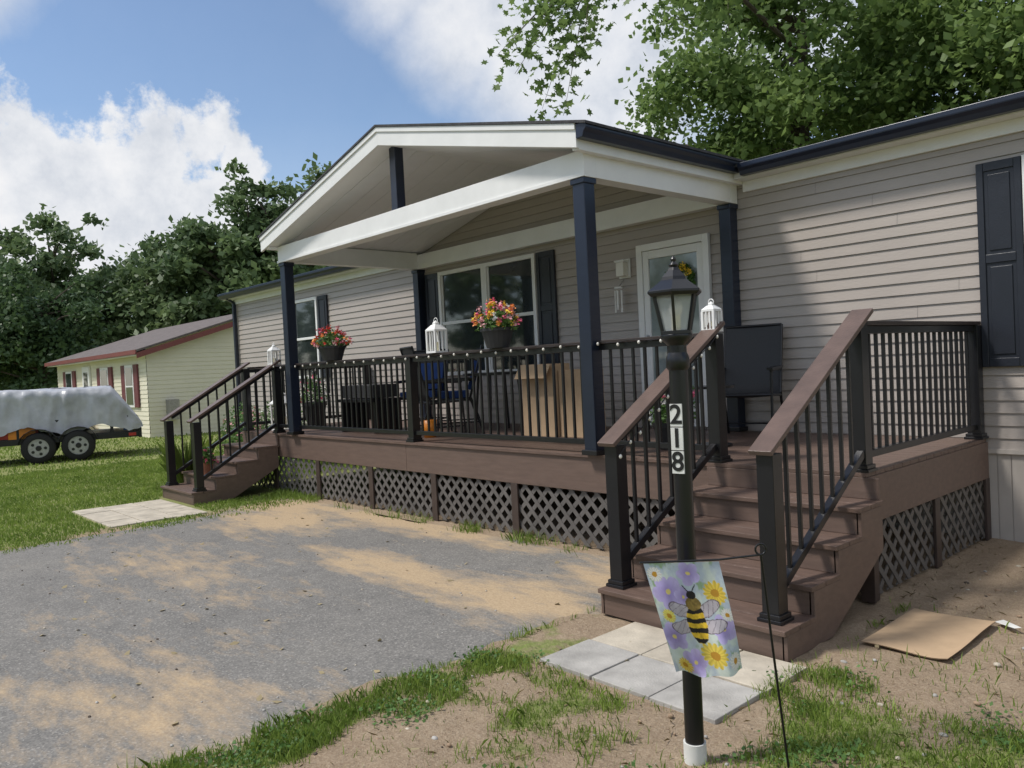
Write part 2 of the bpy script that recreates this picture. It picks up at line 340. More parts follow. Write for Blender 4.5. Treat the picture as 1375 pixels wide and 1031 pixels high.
def lattice(mb,axis,pos,out,u0,u1,z0,z1,sp=0.148,w=0.054):
    for layer,sg in ((0,1),(1,-1)):
        c=u0-(z1-z0)-sp if sg==1 else u0-sp
        cmax=u1+(z1-z0)+sp
        while c<cmax:
            def clip(cc):
                if sg==1: return max(z0,z0+u0-cc),min(z1,z0+u1-cc)
                return max(z0,z0+cc-u1),min(z1,z0+cc-u0)
            a=clip(c-w/2); b=clip(c+w/2)
            if a[1]>a[0] and b[1]>b[0]:
                o=pos+out*(0.006*layer)
                def P(uu,zz,oo): return (uu,oo,zz) if axis=='x' else (oo,uu,zz)
                pts=[P(c-w/2+sg*(a[0]-z0),a[0],o),P(c+w/2+sg*(b[0]-z0),b[0],o),P(c+w/2+sg*(b[1]-z0),b[1],o),P(c-w/2+sg*(a[1]-z0),a[1],o)]
                mb.prism(pts,(0,out*0.0055,0) if axis=='x' else (out*0.0055,0,0),M_lat)
            c+=sp
mb=MB()
bx=[-6.95,-6.05,-4.83,-3.56,-2.32,-1.05,0.15,1.2,2.24]
for a,b in zip(bx[:-1],bx[1:]): lattice(mb,'x',0.035,-1,a,b,0.02,0.50)
lattice(mb,'y',DX1-0.03,1,0.03,1.1,0.02,0.50); lattice(mb,'y',DX1-0.03,1,1.1,2.18,0.02,0.50)
mb.obj("lattice_skirt",deck)
mb=MB()
for a in bx: mb.box(a-0.045,a+0.045,0.0,0.02,0.0,0.499,M_batten)
for a in (0.05,1.1,2.17): mb.box(DX1-0.018,DX1+0.004,a-0.045,a+0.045,0,0.499,M_batten)
mb.obj("skirt_battens",deck,0.003)
def stairs(name,x0,x1):
    mb=MB(); run=0.30; rise=Hd/5
    for k in range(1,5):
        z=Hd-k*rise; yf=-run*k-0.02
        mb.box(x0-0.02,x1+0.02,yf-0.02,yf+0.135,z-0.028,z,M_deck); mb.box(x0-0.02,x1+0.02,yf+0.141,yf+run+0.015,z-0.028,z,M_deck)
        mb.box(x0,x1,yf+0.006,yf+0.028,z-rise+0.001,z-0.029,M_rim)
    mb.box(x0,x1,-0.022,-0.003,Hd-rise+0.001,Hd-0.03,M_rim)
    for xs in (x0-0.018,x1-0.014):
        pts=[(xs,-0.024,0.36),(xs,-0.024,Hd-rise-0.029)]
        for k in range(1,5):
            z=Hd-k*rise-0.029
            if k>1: pts.append((xs,-run*(k-1)-0.014,z))
            pts.append((xs,-run*k-0.014,z))
        pts.append((xs,-run*4-0.014,0.0)); pts.append((xs,-0.72,0.0))
        mb.prism(pts,(0.032,0,0),M_rim)
    mb.obj(name,deck,0.003)
stairs("front_stairs",1.10,2.34); stairs("side_stairs",-7.04,-5.9)
def railing(mb,P0,P1,h=0.95,cap=M_capd,capw=0.09,ext0=0,ext1=0,sp=0.112):
    P0=Vector(P0);P1=Vector(P1); d=P1-P0; L=math.hypot(d.x,d.y); dn=d/L
    A=P0-dn*ext0; B=P1+dn*ext1; Z=Vector((0,0,1))
    mb.beam(A+Z*(h-0.014),B+Z*(h-0.014),capw,0.028,cap)
    mb.beam(P0+Z*(h-0.055),P1+Z*(h-0.055),0.045,0.05,M_black)
    mb.beam(P0+Z*0.10,P1+Z*0.10,0.045,0.045,M_black)
    n=max(1,int(round(L/sp)))
    for i in range(1,n):
        p=P0+d*(i/n); mb.box(p.x-0.011,p.x+0.011,p.y-0.011,p.y+0.011,p.z+0.11,p.z+h-0.06,M_black)
def rpost(mb,x,y,z0,z1,w=0.098):
    mb.box(x-w/2,x+w/2,y-w/2,y+w/2,z0,z1,M_black)
    mb.box(x-w/2-0.022,x+w/2+0.022,y-w/2-0.022,y+w/2+0.022,z0+0.0005,z0+0.02,M_black)
    mb.box(x-w/2-0.012,x+w/2+0.012,y-w/2-0.012,y+w/2+0.012,z0+0.0205,z0+0.045,M_black)
mb=MB(); yy=0.05
XP=[-5.97,-5.38,-2.69,0.0,1.16]
for a,b in zip(XP[:-1],XP[1:]): railing(mb,(a+0.05,yy,Hd),(b-0.05,yy,Hd),0.95,ext0=0.05,ext1=0.05)
rpost(mb,-5.97,yy,Hd,1.75); rpost(mb,-2.69,yy,Hd,1.742); rpost(mb,1.16,yy,Hd,1.76); rpost(mb,2.21,yy,Hd,1.76)
railing(mb,(2.21,yy+0.05,Hd),(2.21,D-0.13,Hd),0.95,ext0=0.05,ext1=0.1); rpost(mb,2.21,D-0.09,Hd,1.742)
rpost(mb,-6.99,yy,Hd,1.75); railing(mb,(-6.99,yy+0.05,Hd),(-6.99,D-0.13,Hd)); rpost(mb,-6.99,D-0.09,Hd,1.742)
zb=Hd-4*(Hd/5)
for xs in (1.16,2.23,-6.99,-5.97):
    y1=-1.10
    railing(mb,(xs,0.0,Hd+0.02),(xs,y1+0.04,zb+0.02+0.03),0.95,cap=M_cap,capw=0.135,ext0=0.10,ext1=0.13,sp=0.125)
    rpost(mb,xs,y1,zb,zb+0.90)
mb.obj("railing",deck,0.003)
# ---------------------------------------------------------------- lamp post
lamp=empty("lamp_post"); LX,LY=2.585,-2.36
mb=MB()
mb.cyl((LX,LY,0.06),(LX,LY,1.66),0.0375,0.0365,24,M_black); mb.cyl((LX,LY,-0.02),(LX,LY,0.075),0.045,0.045,24,M_pvc)
mb.obj("post",lamp)
mb=MB()
mb.revolve((LX,LY,1.55),[(0.0375,0),(0.045,0.01),(0.045,0.05),(0.036,0.07),(0.03,0.09),(0.05,0.11),(0.062,0.125),(0.062,0.14),(0,0.14)],20,M_black)
zc=1.69; nS=6
rb,rt=0.058,0.088
mb.revolve((LX,LY,zc),[(0,0),(rb+0.008,0),(rb+0.008,0.014),(0,0.014)],nS,M_black,False)
for i in range(nS):
    a=2*math.pi*i/nS; mb.beam((LX+rb*math.cos(a),LY+rb*math.sin(a),zc+0.01),(LX+rt*math.cos(a),LY+rt*math.sin(a),zc+0.155),0.011,0.011,M_black)
mb.revolve((LX,LY,zc+0.15),[(rt-0.006,0),(rt+0.012,0),(rt+0.026,0.012),(rt+0.026,0.02),(0.055,0.062),(0.05,0.075),(0.026,0.10),(0.02,0.112),(0.0,0.114)],nS,M_black,False)
mb.revolve((LX,LY,zc+0.26),[(0.012,0),(0.02,0.012),(0.008,0.024),(0.012,0.034),(0,0.05)],12,M_black)
mb.obj("lantern_head",lamp,0.001)
mb=MB(); mb.revolve((LX,LY,zc+0.015),[(rb-0.006,0),(rt-0.006,0.135)],nS,M_lglass,False); mb.obj("lantern_glass",lamp)
mb=MB(); mb.cyl((LX,LY,zc+0.014),(LX,LY,zc+0.075),0.018,0.018,12,M_candle); mb.sphere((LX,LY,zc+0.10),0.028,0.028,0.038,M_bulb); mb.obj("bulb",lamp)
nrm=Vector((0.2,-0.98,0)).normalized(); tx=Vector((0.98,0.2,0)).normalized()
mb=MB()
for i,ch in enumerate("218"):
    zc2=1.375-i*0.092; c=Vector((LX,LY,zc2))+nrm*0.037
    mb.beam(c-Vector((0,0,0.044)),c+Vector((0,0,0.044)),0.05,0.006,M_pvc,upv=tuple(nrm))
    cu=bpy.data.curves.new("digit","FONT"); cu.body=ch; cu.size=0.105; cu.align_x='CENTER'; cu.align_y='CENTER'; cu.extrude=0.0006; cu.offset=0.0018; cu.materials.append(M_digit)
    o=bpy.data.objects.new("house_number_digit_%d"%(i+1),cu); scene.collection.objects.link(o); o.parent=lamp
    p=c+nrm*0.0045
    o.matrix_world=Matrix(((tx.x,0,nrm.x,p.x),(tx.y,0,nrm.y,p.y),(0,1,0,p.z),(0,0,0,1)))
mb.obj("number_plates",lamp)
# ---------------------------------------------------------------- garden flag
flag=empty("garden_flag")
def fbm(x,y,sc=1.0,seed=0,oct=4):
    tot=np.zeros_like(x,dtype=float); amp=1; s=0
    for o in range(oct):
        rs=np.random.default_rng(seed*31+o); G=rs.random((64,64))
        X=x*sc*2**o; Y=y*sc*2**o; xi=np.floor(X).astype(int); yi=np.floor(Y).astype(int); fx=X-xi; fy=Y-yi
        fx=fx*fx*(3-2*fx); fy=fy*fy*(3-2*fy); g=lambda a,b:G[a%64,b%64]
        tot+=amp*((g(xi,yi)*(1-fx)+g(xi+1,yi)*fx)*(1-fy)+(g(xi,yi+1)*(1-fx)+g(xi+1,yi+1)*fx)*fy); s+=amp; amp*=0.5
    return tot/s
TL,TR,BL,BR=[np.array(a) for a in ((2.61,-2.66,.85),(2.796,-2.454,.845),(2.68,-2.59,.452),(2.85,-2.40,.417))]
NU,NV=150,200
U,V=np.meshgrid(np.linspace(0,1,NU),np.linspace(0,1,NV))
P=(TL[None,None]*((1-U)*(1-V))[...,None]+TR*(U*(1-V))[...,None]+BL*((1-U)*V)[...,None]+BR*(U*V)[...,None])
nf=np.array([0.74,-0.67,0.0]); wv=0.026*np.sin(U*7+V*3.0)*V+0.016*np.sin(U*15-V*4)*V**1.5
P=P+nf*wv[...,None]; P[...,2]-=0.018*np.sin(U*math.pi*1.5)*V
nz=fbm(U,V,6,3); nz2=fbm(U,V,9,5); nz3_=fbm(U,V,30,8)
Uw=U+0.04*(fbm(U,V,8,51)-0.5); Vw=V+0.04*(fbm(U,V,8,52)-0.5)
col=np.ones((NV,NU,3))*np.array([0.66,0.72,0.66])
k=np.clip((nz-0.42)*6,0,1)[...,None]; col=col*(1-k)+np.array([0.50,0.56,0.64])*k
k=np.clip((nz2-0.6)*8,0,1)[...,None]; col=col*(1-k)+np.array([0.32,0.44,0.26])*k
def disc(cu,cv,rad,petals=0,ph=0):
    dx=(Uw-cu); dy=(Vw-cv)*1.4; rr=np.hypot(dx,dy); th=np.arctan2(dy,dx)
    R=rad*(0.70+0.30*np.abs(np.cos(th*petals/2+ph))**0.7); return rr<R, rr/rad, th
for (cu_,cv_,rd) in ((0.22,0.26,0.22),(0.14,0.66,0.2),(0.36,0.88,0.18),(0.55,0.10,0.16),(0.84,0.6,0.18),(0.42,0.3,0.13)):
    m_,q,th=disc(cu_,cv_,rd,5,cu_*9); c=(np.array([0.33,0.24,0.55])+0.28*q[...,None])*(0.65+0.6*nz2[...,None]); c=np.where((q<0.16)[...,None],np.array([0.75,0.6,0.2]),c); col=np.where(m_[...,None],c,col)
for (cu_,cv_,rd,cc) in ((0.84,0.28,0.15,(0.85,0.60,0.08)),(0.64,0.82,0.17,(0.85,0.64,0.10)),(0.14,0.46,0.09,(0.85,0.72,0.15)),(0.9,0.9,0.11,(0.8,0.78,0.7)),(0.10,0.10,0.1,(0.8,0.78,0.72)),(0.2,0.93,0.1,(0.85,0.62,0.12)),(0.93,0.48,0.09,(0.8,0.78,0.74))):
    m_,q,th=disc(cu_,cv_,rd,14,0.3); c=np.array(cc)[None,None]*(0.75+0.3*np.abs(np.sin(th*7)))[...,None]; c=np.where((q<0.33)[...,None],np.array([0.55,0.28,0.03]),c); col=np.where(m_[...,None],c,col)
for (cu_,cv_,a) in ((0.34,0.42,0.5),(0.70,0.42,-0.5),(0.32,0.57,0.1),(0.72,0.57,-0.1)):
    dx=Uw-cu_; dy=(Vw-cv_)*1.4; ca_,sa=math.cos(a),math.sin(a); xx=dx*ca_+dy*sa; y2=-dx*sa+dy*ca_; q=(xx/0.19)**2+(y2/0.085)**2
    c=np.array([0.54,0.48,0.52])[None,None]*(0.7+0.6*nz2[...,None]); c=np.where(((q>0.82)|(np.abs(np.sin(xx*40+y2*30))<0.12))[...,None],np.array([0.16,0.12,0.15]),c); col=np.where((q<1)[...,None],c,col)
dx=Uw-0.52; dy=(Vw-0.55)*1.4
m_=(dx/0.125)**2+(dy/0.25)**2<1; stripe=(np.sin(dy*52+dx*dx*60)>0.0); c=np.where(stripe[...,None],np.array([0.8,0.52,0.04]),np.array([0.02,0.016,0.014]))*(0.7+0.6*nz3_[...,None]); col=np.where(m_[...,None],c,col)
m_=((dx)/0.1)**2+((Vw-0.37)*1.4/0.09)**2<1; col=np.where(m_[...,None],np.array([0.28,0.19,0.05])*(0.4+1.2*nz3_[...,None]),col)
m_=((dx)/0.06)**2+((Vw-0.29)*1.4/0.05)**2<1; col=np.where(m_[...,None],np.array([0.02,0.015,0.015]),col)
for sg in (-1,1):
    m_=(np.abs(dx-sg*(0.02+(0.27-V)*0.9))<0.008)&(V<0.27)&(V>0.2); col=np.where(m_[...,None],np.array([0.02,0.02,0.02]),col)
col=col*(0.9+0.2*nz3_[...,None])
me=bpy.data.meshes.new("flag_cloth"); vs=P.reshape(-1,3); ii=np.arange(NU*NV).reshape(NV,NU)
fc=np.stack([ii[:-1,:-1],ii[:-1,1:],ii[1:,1:],ii[1:,:-1]],-1).reshape(-1,4)
me.from_pydata(vs.tolist(),[],fc.tolist()); ca=me.color_attributes.new("paint","FLOAT_COLOR","POINT")
ca.data.foreach_set("color",np.concatenate([np.clip(col,0,1).reshape(-1,3),np.ones((NU*NV,1))],1).ravel())
me.polygons.foreach_set("use_smooth",[True]*len(me.polygons))
m=bpy.data.materials.new("flag_print"); m.use_nodes=True; nt=m.node_tree; b=nt.nodes["Principled BSDF"]; at=nt.nodes.new("ShaderNodeAttribute"); at.attribute_name="paint"; b.inputs["Roughness"].default_value=0.8
nt.links.new(at.outputs["Color"],b.inputs["Base Color"])
me.materials.append(m); o=bpy.data.objects.new("flag_cloth",me); scene.collection.objects.link(o); o.parent=flag
mb=MB(); ct=Vector((2.90,-2.34,.862))
mb.path([Vector(TL)+Vector((-0.01,-0.01,0.004)),Vector(TR)+Vector((0,0,0.006)),ct],0.004,8,M_black)
pts=[ct+Vector((0.65*0.02*math.sin(a),0.72*0.02*math.sin(a),0.02-0.02*math.cos(a))) for a in np.linspace(0,6.1,14)]
mb.path(pts,0.004,8,M_black)
mb.path([ct,Vector((2.91,-2.30,.5)),Vector((2.90,-2.20,-0.02))],0.0048,8,M_black)
mb.obj("flag_stand",flag)
# ---------------------------------------------------------------- ground
def sstep(a,b,x): t=np.clip((x-a)/(b-a),0,1); return t*t*(3-2*t)
def grassmask(X,Y):
    n=fbm(X+50,Y+50,1.6,9,5); n2=fbm(X+9,Y+70,5,4,4)
    base=(n-0.5)*2.6+(n2-0.5)*2.4
    lawn=1/(1+np.exp((X+5.0+(n-0.5)*1.5)*6))
    mL=lawn*1.3+(n-0.5)*0.5
    mR=base+0.40+0.65*sstep(2.35,2.9,X)*sstep(-1.0,-1.5,Y)
    strip=np.exp(-((X-1.15)/0.17)**2)*sstep(-1.7,-2.2,Y)
    mR=mR+strip*0.75
    mR=mR-0.42*np.exp(-(((X-1.75)/0.35)**2+((Y+2.9)/0.8)**2))
    con=np.clip((Y+1.25)*2.5,0,1)*np.clip((4.6+n*2-X),0,1)*(X>0.5)
    mR=mR-con*1.25-((X<1.5)&(Y>-1.6))*0.4
    m=np.where(X<=0,mL,mR)
    m=np.where((X>4.8)|(Y<-5.2),m+0.6,m)
    m=np.where((Y>3)&(X>-20),1.0,m)
    return np.clip(m,0,1)
def axis(segs):
    out=[segs[0][0]]
    for a,b,s in segs:
        n=max(1,int(round((b-a)/s))); out+=list(np.linspace(a,b,n+1)[1:])
    return np.array(out)
xs=axis([(-600,-100,100),(-100,-30,10),(-30,-9,1.0),(-9,0.6,0.16),(0.6,5.0,0.03),(5,10,0.5),(10,60,10),(60,600,135)])
ys=axis([(-600,-60,135),(-60,-8,6),(-8,-5,0.5),(-5,2.6,0.03),(2.6,10,0.8),(10,60,10),(60,600,90)])
X,Y=np.meshgrid(xs,ys); Z=np.zeros_like(X)
near=(X>-9)&(X<6)&(Y>-6)&(Y<2.6)
gm=grassmask(X,Y)
Z=Z+near*((fbm(X,Y,1.2,2,3)-0.5)*0.025+(fbm(X,Y,9,6,4)-0.5)*0.036-0.006)*(1/(1+np.exp(-(X-1.02)*18)))
flat=((X>1.3)&(X<2.55)&(Y>-2.15)&(Y<-1.2))|((X>2.4)&(X<3.05)&(Y>-0.85)&(Y<0.15))
Z=np.where(flat,np.minimum(Z,-0.008),Z)
me=bpy.data.meshes.new("ground"); ii=np.arange(X.size).reshape(X.shape); fc=np.stack([ii[:-1,:-1],ii[:-1,1:],ii[1:,1:],ii[1:,:-1]],-1).reshape(-1,4)
me.from_pydata(np.stack([X,Y,Z],-1).reshape(-1,3).tolist(),[],fc.tolist()); ca=me.color_attributes.new("grassmask","FLOAT_COLOR","POINT")
ca.data.foreach_set("color",np.stack([gm,gm,gm,np.ones_like(gm)],-1).ravel()); me.polygons.foreach_set("use_smooth",[True]*len(me.polygons))
def ramp(nt,inp,stops):
    cr=nt.nodes.new("ShaderNodeValToRGB"); e=cr.color_ramp.elements
    while len(e)<len(stops): e.new(0.5)
    for i,(p,c) in enumerate(stops): e[i].position=p; e[i].color=(*c,1)
    nt.links.new(inp,cr.inputs[0]); return cr.outputs[0]
def noise(nt,vec,scale,detail=5,rough=0.6):
    n=nt.nodes.new("ShaderNodeTexNoise"); n.inputs["Scale"].default_value=scale; n.inputs["Detail"].default_value=detail; n.inputs["Roughness"].default_value=rough; nt.links.new(vec,n.inputs["Vector"]); return n.outputs["Fac"]
def mixc(nt,fac,a,b):
    mx=nt.nodes.new("ShaderNodeMix"); mx.data_type='RGBA'
    if isinstance(fac,float): mx.inputs[0].default_value=fac
    else: nt.links.new(fac,mx.inputs[0])
    nt.links.new(a,mx.inputs[6]); nt.links.new(b,mx.inputs[7]); return mx.outputs[2]
m=bpy.data.materials.new("ground_soil_grass"); m.use_nodes=True; nt=m.node_tree; b=nt.nodes["Principled BSDF"]; b.inputs["Roughness"].default_value=0.95; b.inputs["Specular IOR Level"].default_value=0.1
tc=nt.nodes.new("ShaderNodeTexCoord").outputs["Object"]
n1=noise(nt,tc,2.2,8,0.7); n2=noise(nt,tc,35,6,0.75); n3=noise(nt,tc,0.35,6,0.65); n6=noise(nt,tc,110,4,0.7)
soil=ramp(nt,n1,[(0.3,(0.22,0.15,0.10)),(0.55,(0.36,0.27,0.185)),(0.72,(0.45,0.36,0.26))])
soil2=ramp(nt,n2,[(0.3,(0.15,0.105,0.07)),(0.48,(0.33,0.25,0.17)),(0.62,(0.44,0.35,0.25)),(0.75,(0.58,0.50,0.39))])
soil3=ramp(nt,n6,[(0.35,(0.16,0.115,0.08)),(0.5,(0.35,0.27,0.19)),(0.68,(0.55,0.46,0.36))])
soil=mixc(nt,0.4,mixc(nt,0.5,soil,soil2),soil3)
g1=ramp(nt,n3,[(0.3,(0.12,0.19,0.035)),(0.55,(0.18,0.26,0.055)),(0.75,(0.26,0.31,0.09))])
g2=ramp(nt,n2,[(0.3,(0.05,0.085,0.02)),(0.55,(0.18,0.26,0.05)),(0.75,(0.31,0.36,0.11))])
gr=mixc(nt,0.5,g1,g2)
at=nt.nodes.new("ShaderNodeAttribute"); at.attribute_name="grassmask"
mm=nt.nodes.new("ShaderNodeMath"); mm.operation='ADD'; nt.links.new(at.outputs["Fac"],mm.inputs[0])
n4=noise(nt,tc,14,6,0.75); m5=nt.nodes.new("ShaderNodeMath"); m5.operation='MULTIPLY_ADD'; m5.inputs[1].default_value=1.6; m5.inputs[2].default_value=-1.0; nt.links.new(n4,m5.inputs[0]); nt.links.new(m5.outputs[0],mm.inputs[1])
mr=nt.nodes.new("ShaderNodeMapRange"); mr.inputs[1].default_value=0.3; mr.inputs[2].default_value=0.95; mr.inputs[4].default_value=0.85; nt.links.new(mm.outputs[0],mr.inputs[0])
nt.links.new(mixc(nt,mr.outputs[0],soil,gr),b.inputs["Base Color"])
bp=nt.nodes.new("ShaderNodeBump"); bp.inputs["Strength"].default_value=0.9; bp.inputs["Distance"].default_value=0.02; nt.links.new(n2,bp.inputs["Height"]); nt.links.new(bp.outputs[0],b.inputs["Normal"])
me.materials.append(m); o=bpy.data.objects.new("ground",me); scene.collection.objects.link(o)
# driveway (right edge dips under the soil)
xs=np.linspace(0,1,170); ys=axis([(-40,-8,1.0),(-8,-0.1,0.05)])
V=[]
for yv in ys:
    e0=-4.75+0.7*(fbm(np.array([yv*1.0]),np.array([3.0]),1.1,7)[0]-0.5); e1=1.10+0.34*(fbm(np.array([yv*1.0]),np.array([8.0]),2.5,8,5)[0]-0.5)
    if yv>-1.6: e0-= (yv+1.6)*0.45
    for s_ in xs:
        xx=e0+(e1-e0)*s_; V.append((xx,yv,0.004-0.034*max(0,1-(e1-xx)/0.13)**1.3))
V=np.array(V); 
top=np.abs(V[:,1]+0.1)<1e-3; V[top,1]+= -0.12+0.16*fbm(V[top,0],V[top,0]*0+2,2,12)
n=len(xs); F=[(j*n+i,j*n+i+1,(j+1)*n+i+1,(j+1)*n+i) for j in range(len(ys)-1) for i in range(n-1)]
me=bpy.data.meshes.new("driveway"); me.from_pydata(V.tolist(),[],F)
m=bpy.data.materials.new("old_asphalt"); m.use_nodes=True; nt=m.node_tree; b=nt.nodes["Principled BSDF"]; b.inputs["Roughness"].default_value=0.92; b.inputs["Specular IOR Level"].default_value=0.15
tc=nt.nodes.new("ShaderNodeTexCoord").outputs["Object"]
n1=noise(nt,tc,0.7,9,0.68); n2=noise(nt,tc,60,5,0.75); n5=noise(nt,tc,5,8,0.7)
c1=ramp(nt,n1,[(0.3,(0.14,0.137,0.132)),(0.5,(0.205,0.198,0.187)),(0.7,(0.28,0.265,0.235))])
vo=nt.nodes.new("ShaderNodeTexVoronoi"); vo.inputs["Scale"].default_value=105; nt.links.new(tc,vo.inputs["Vector"])
sp=nt.nodes.new("ShaderNodeSeparateColor"); nt.links.new(vo.outputs["Color"],sp.inputs[0])
c2=ramp(nt,sp.outputs[0],[(0.0,(0.08,0.08,0.078)),(0.5,(0.19,0.185,0.175)),(0.88,(0.27,0.255,0.235)),(1.0,(0.46,0.44,0.41))])
c3=ramp(nt,n5,[(0.3,(0.12,0.115,0.11)),(0.5,(0.205,0.195,0.18)),(0.7,(0.28,0.265,0.24))])
c=mixc(nt,0.42,mixc(nt,0.5,c1,c3),c2)
mpS=nt.nodes.new("ShaderNodeMapping"); mpS.inputs["Scale"].default_value=(0.55,1.5,1); nt.links.new(tc,mpS.inputs[0])
n3=noise(nt,mpS.outputs[0],2.6,9,0.72)
def dist(cx,cy,sx,sy,wt=1.0):
    mp=nt.nodes.new("ShaderNodeMapping"); mp.inputs["Location"].default_value=(-cx*sx,-cy*sy,0); mp.inputs["Scale"].default_value=(sx,sy,0); nt.links.new(tc,mp.inputs[0])
    l=nt.nodes.new("ShaderNodeVectorMath"); l.operation='LENGTH'; nt.links.new(mp.outputs[0],l.inputs[0])
    q=nt.nodes.new("ShaderNodeMapRange"); q.inputs[1].default_value=0; q.inputs[2].default_value=1.0; q.inputs[3].default_value=wt; q.inputs[4].default_value=0; nt.links.new(l.outputs["Value"],q.inputs[0]); return q.outputs[0]
acc=None
for a in ((0.4,-1.37,0.75,1.5),(-1.05,-1.43,0.6,2.0),(-3.9,-0.96,0.55,1.0),(-2.6,-0.28,0.24,2.2),(-4.6,-0.5,0.6,0.9),(0.8,-0.5,0.9,1.1),(0.4,-3.75,0.35,0.8,0.55),(-2.6,-2.6,0.35,0.9,0.5)):
    dd=dist(*a)
    if acc is None: acc=dd
    else:
        mxn=nt.nodes.new("ShaderNodeMath"); mxn.operation='MAXIMUM'; nt.links.new(acc,mxn.inputs[0]); nt.links.new(dd,mxn.inputs[1]); acc=mxn.outputs[0]
sm=nt.nodes.new("ShaderNodeMath"); sm.operation='MULTIPLY_ADD'; sm.inputs[1].default_value=2.0; nt.links.new(n3,sm.inputs[0]); 
ac2=nt.nodes.new("ShaderNodeMath"); ac2.operation='ADD'; ac2.inputs[1].default_value=-1.28; nt.links.new(acc,ac2.inputs[0]); nt.links.new(ac2.outputs[0],sm.inputs[2])
mr=nt.nodes.new("ShaderNodeMapRange"); mr.inputs[1].default_value=-0.05; mr.inputs[2].default_value=0.45; mr.inputs[4].default_value=0.9; nt.links.new(sm.outputs[0],mr.inputs[0])
sand=ramp(nt,n2,[(0.25,(0.33,0.24,0.15)),(0.5,(0.47,0.35,0.22)),(0.75,(0.56,0.44,0.29))])
nt.links.new(mixc(nt,mr.outputs[0],c,sand),b.inputs["Base Color"])
bp=nt.nodes.new("ShaderNodeBump"); bp.inputs["Strength"].default_value=0.6; bp.inputs["Distance"].default_value=0.006; nt.links.new(sp.outputs[0],bp.inputs["Height"]); nt.links.new(bp.outputs[0],b.inputs["Normal"])
me.materials.append(m); o=bpy.data.objects.new("driveway",me); scene.collection.objects.link(o)
# pavers
mb=MB(); rs=random.Random(3)
for i in range(3):
    for j in range(2):
        a=1.36+i*0.37+0.012*j; c_=-2.03+j*0.40; mb.box(a,a+0.362,c_+rs.uniform(-.01,.01),c_+0.392,-0.03,0.010+rs.uniform(0,.008),[M_conc2,M_conc][j])
mb.obj("paver_pad",None,0.004)
mb=MB()
for i in range(4):
    for j in range(3):
        a=-6.85+i*0.42+0.03*j; c_=-2.4+j*0.36; mb.box(a,a+0.41,c_,c_+0.35,-0.03,0.014+rs.uniform(0,.006),M_conc)
mb.obj("paver_pad",None,0.004)
mb=MB(); N=12
pts=[[(2.51+0.44*i/N+0.004*math.sin(j*.5),-0.72+0.74*j/N,0.012+0.004*math.sin(i*0.5)*math.cos(j*0.3)+0.012*max(0,(i-9)/3)**2) for i in range(N+1)] for j in range(N+1)]
vv=[p for rrow in pts for p in rrow]; q=[(j*(N+1)+i,j*(N+1)+i+1,(j+1)*(N+1)+i+1,(j+1)*(N+1)+i) for i in range(N) for j in range(N)]
mb.add(vv+[(a,b_,c_-0.004) for a,b_,c_ in vv],q+[tuple(k+169 for k in t_) for t_ in q],M_card)
mb.obj("cardboard_sheet")
mb=MB(); mb.add([(2.93,0.05,0.01),(3.05,-0.02,0.015),(3.08,0.0,0.02),(2.96,0.11,0.012)],[(0,1,2,3)],M_pvc); mb.obj("paper_scrap")
mb=MB(); rs=random.Random(5)
for k in range(1300):
    x=rs.uniform(1.1,4.4); y=rs.uniform(-4.2,2.1)
    if 1.05<x<2.5 and -2.1<y: continue
    if 2.4<x<3.1 and -0.9<y<0.2: continue
    q=0.003+0.014*rs.random()**2.5; mb.sphere((x,y,q*0.1),q*rs.uniform(0.8,1.6),q*rs.uniform(0.7,1.2),q*0.7,rs.choice([M_conc,M_soilclod,M_soilclod,M_soilclod,M_conc2,M_bark]),6,4)
for k in range(200):
    x=rs.uniform(-4.4,0.9); y=rs.uniform(-4,-0.3); q=0.003+0.006*rs.random()**2; mb.sphere((x,y,q*0.3+0.004),q*1.3,q,q*0.7,rs.choice([M_conc,M_conc2,M_bark]),6,4)
mb.obj("small_stones")
# ---------------------------------------------------------------- grass
def badmask(X,Y):
    return ((X>1.02)&(X<2.42)&(Y>-2.06)&(Y<0.1))|((X>-4.6)&(X<0.98)&(Y<-0.25))|((X>2.48)&(X<2.97)&(Y>-0.75)&(Y<0.06))|((X>DX0-0.1)&(X<DX1)&(Y>0.02)&(Y<D))|((X>-6.9)&(X<-5.1)&(Y>-2.45)&(Y<-1.25))|((Y>D)&(Y<YB)&(X>HX0))|((X>-7.1)&(X<-5.85)&(Y>-1.3)&(Y<0))
def blades(n,x0,x1,y0,y1,h,w,thr_pow=1.5,maskf=None,mat_=M_grass,rs=rng,ln=0.45):
    X=rs.uniform(x0,x1,n); Y=rs.uniform(y0,y1,n); mk=(maskf or grassmask)(X,Y)**thr_pow
    keep=(rs.random(n)<mk)&~badmask(X,Y); X=X[keep];Y=Y[keep]; n=len(X)
    hh=h*rs.uniform(0.4,1.3,n)*(0.4+1.1*fbm(X,Y,3,21,3)); a=rs.uniform(0,2*np.pi,n); lean=rs.normal(0,ln,(n,2))*hh[:,None]
    ww=w*rs.uniform(0.6,1.3,n); dx=np.cos(a)*ww; dy=np.sin(a)*ww
    z0=np.full(n,-0.008)
    A=np.stack([X-dx,Y-dy,z0],1); B=np.stack([X+dx,Y+dy,z0],1)
    Mx=np.stack([X+lean[:,0]*0.4,Y+lean[:,1]*0.4,hh*0.6],1); C=np.stack([X+lean[:,0],Y+lean[:,1],hh*0.95],1)
    off=np.stack([dx*0.7,dy*0.7,np.zeros(n)],1)
    return (np.stack([A,B,Mx+off,C,Mx-off],1).reshape(-1,3),5,mat_)
def fringe(X,Y):
    n=fbm(X,Y,2.5,33,3); return np.clip((n-0.42)*4,0,1)*np.exp(-((Y+0.12)/0.12)**2)
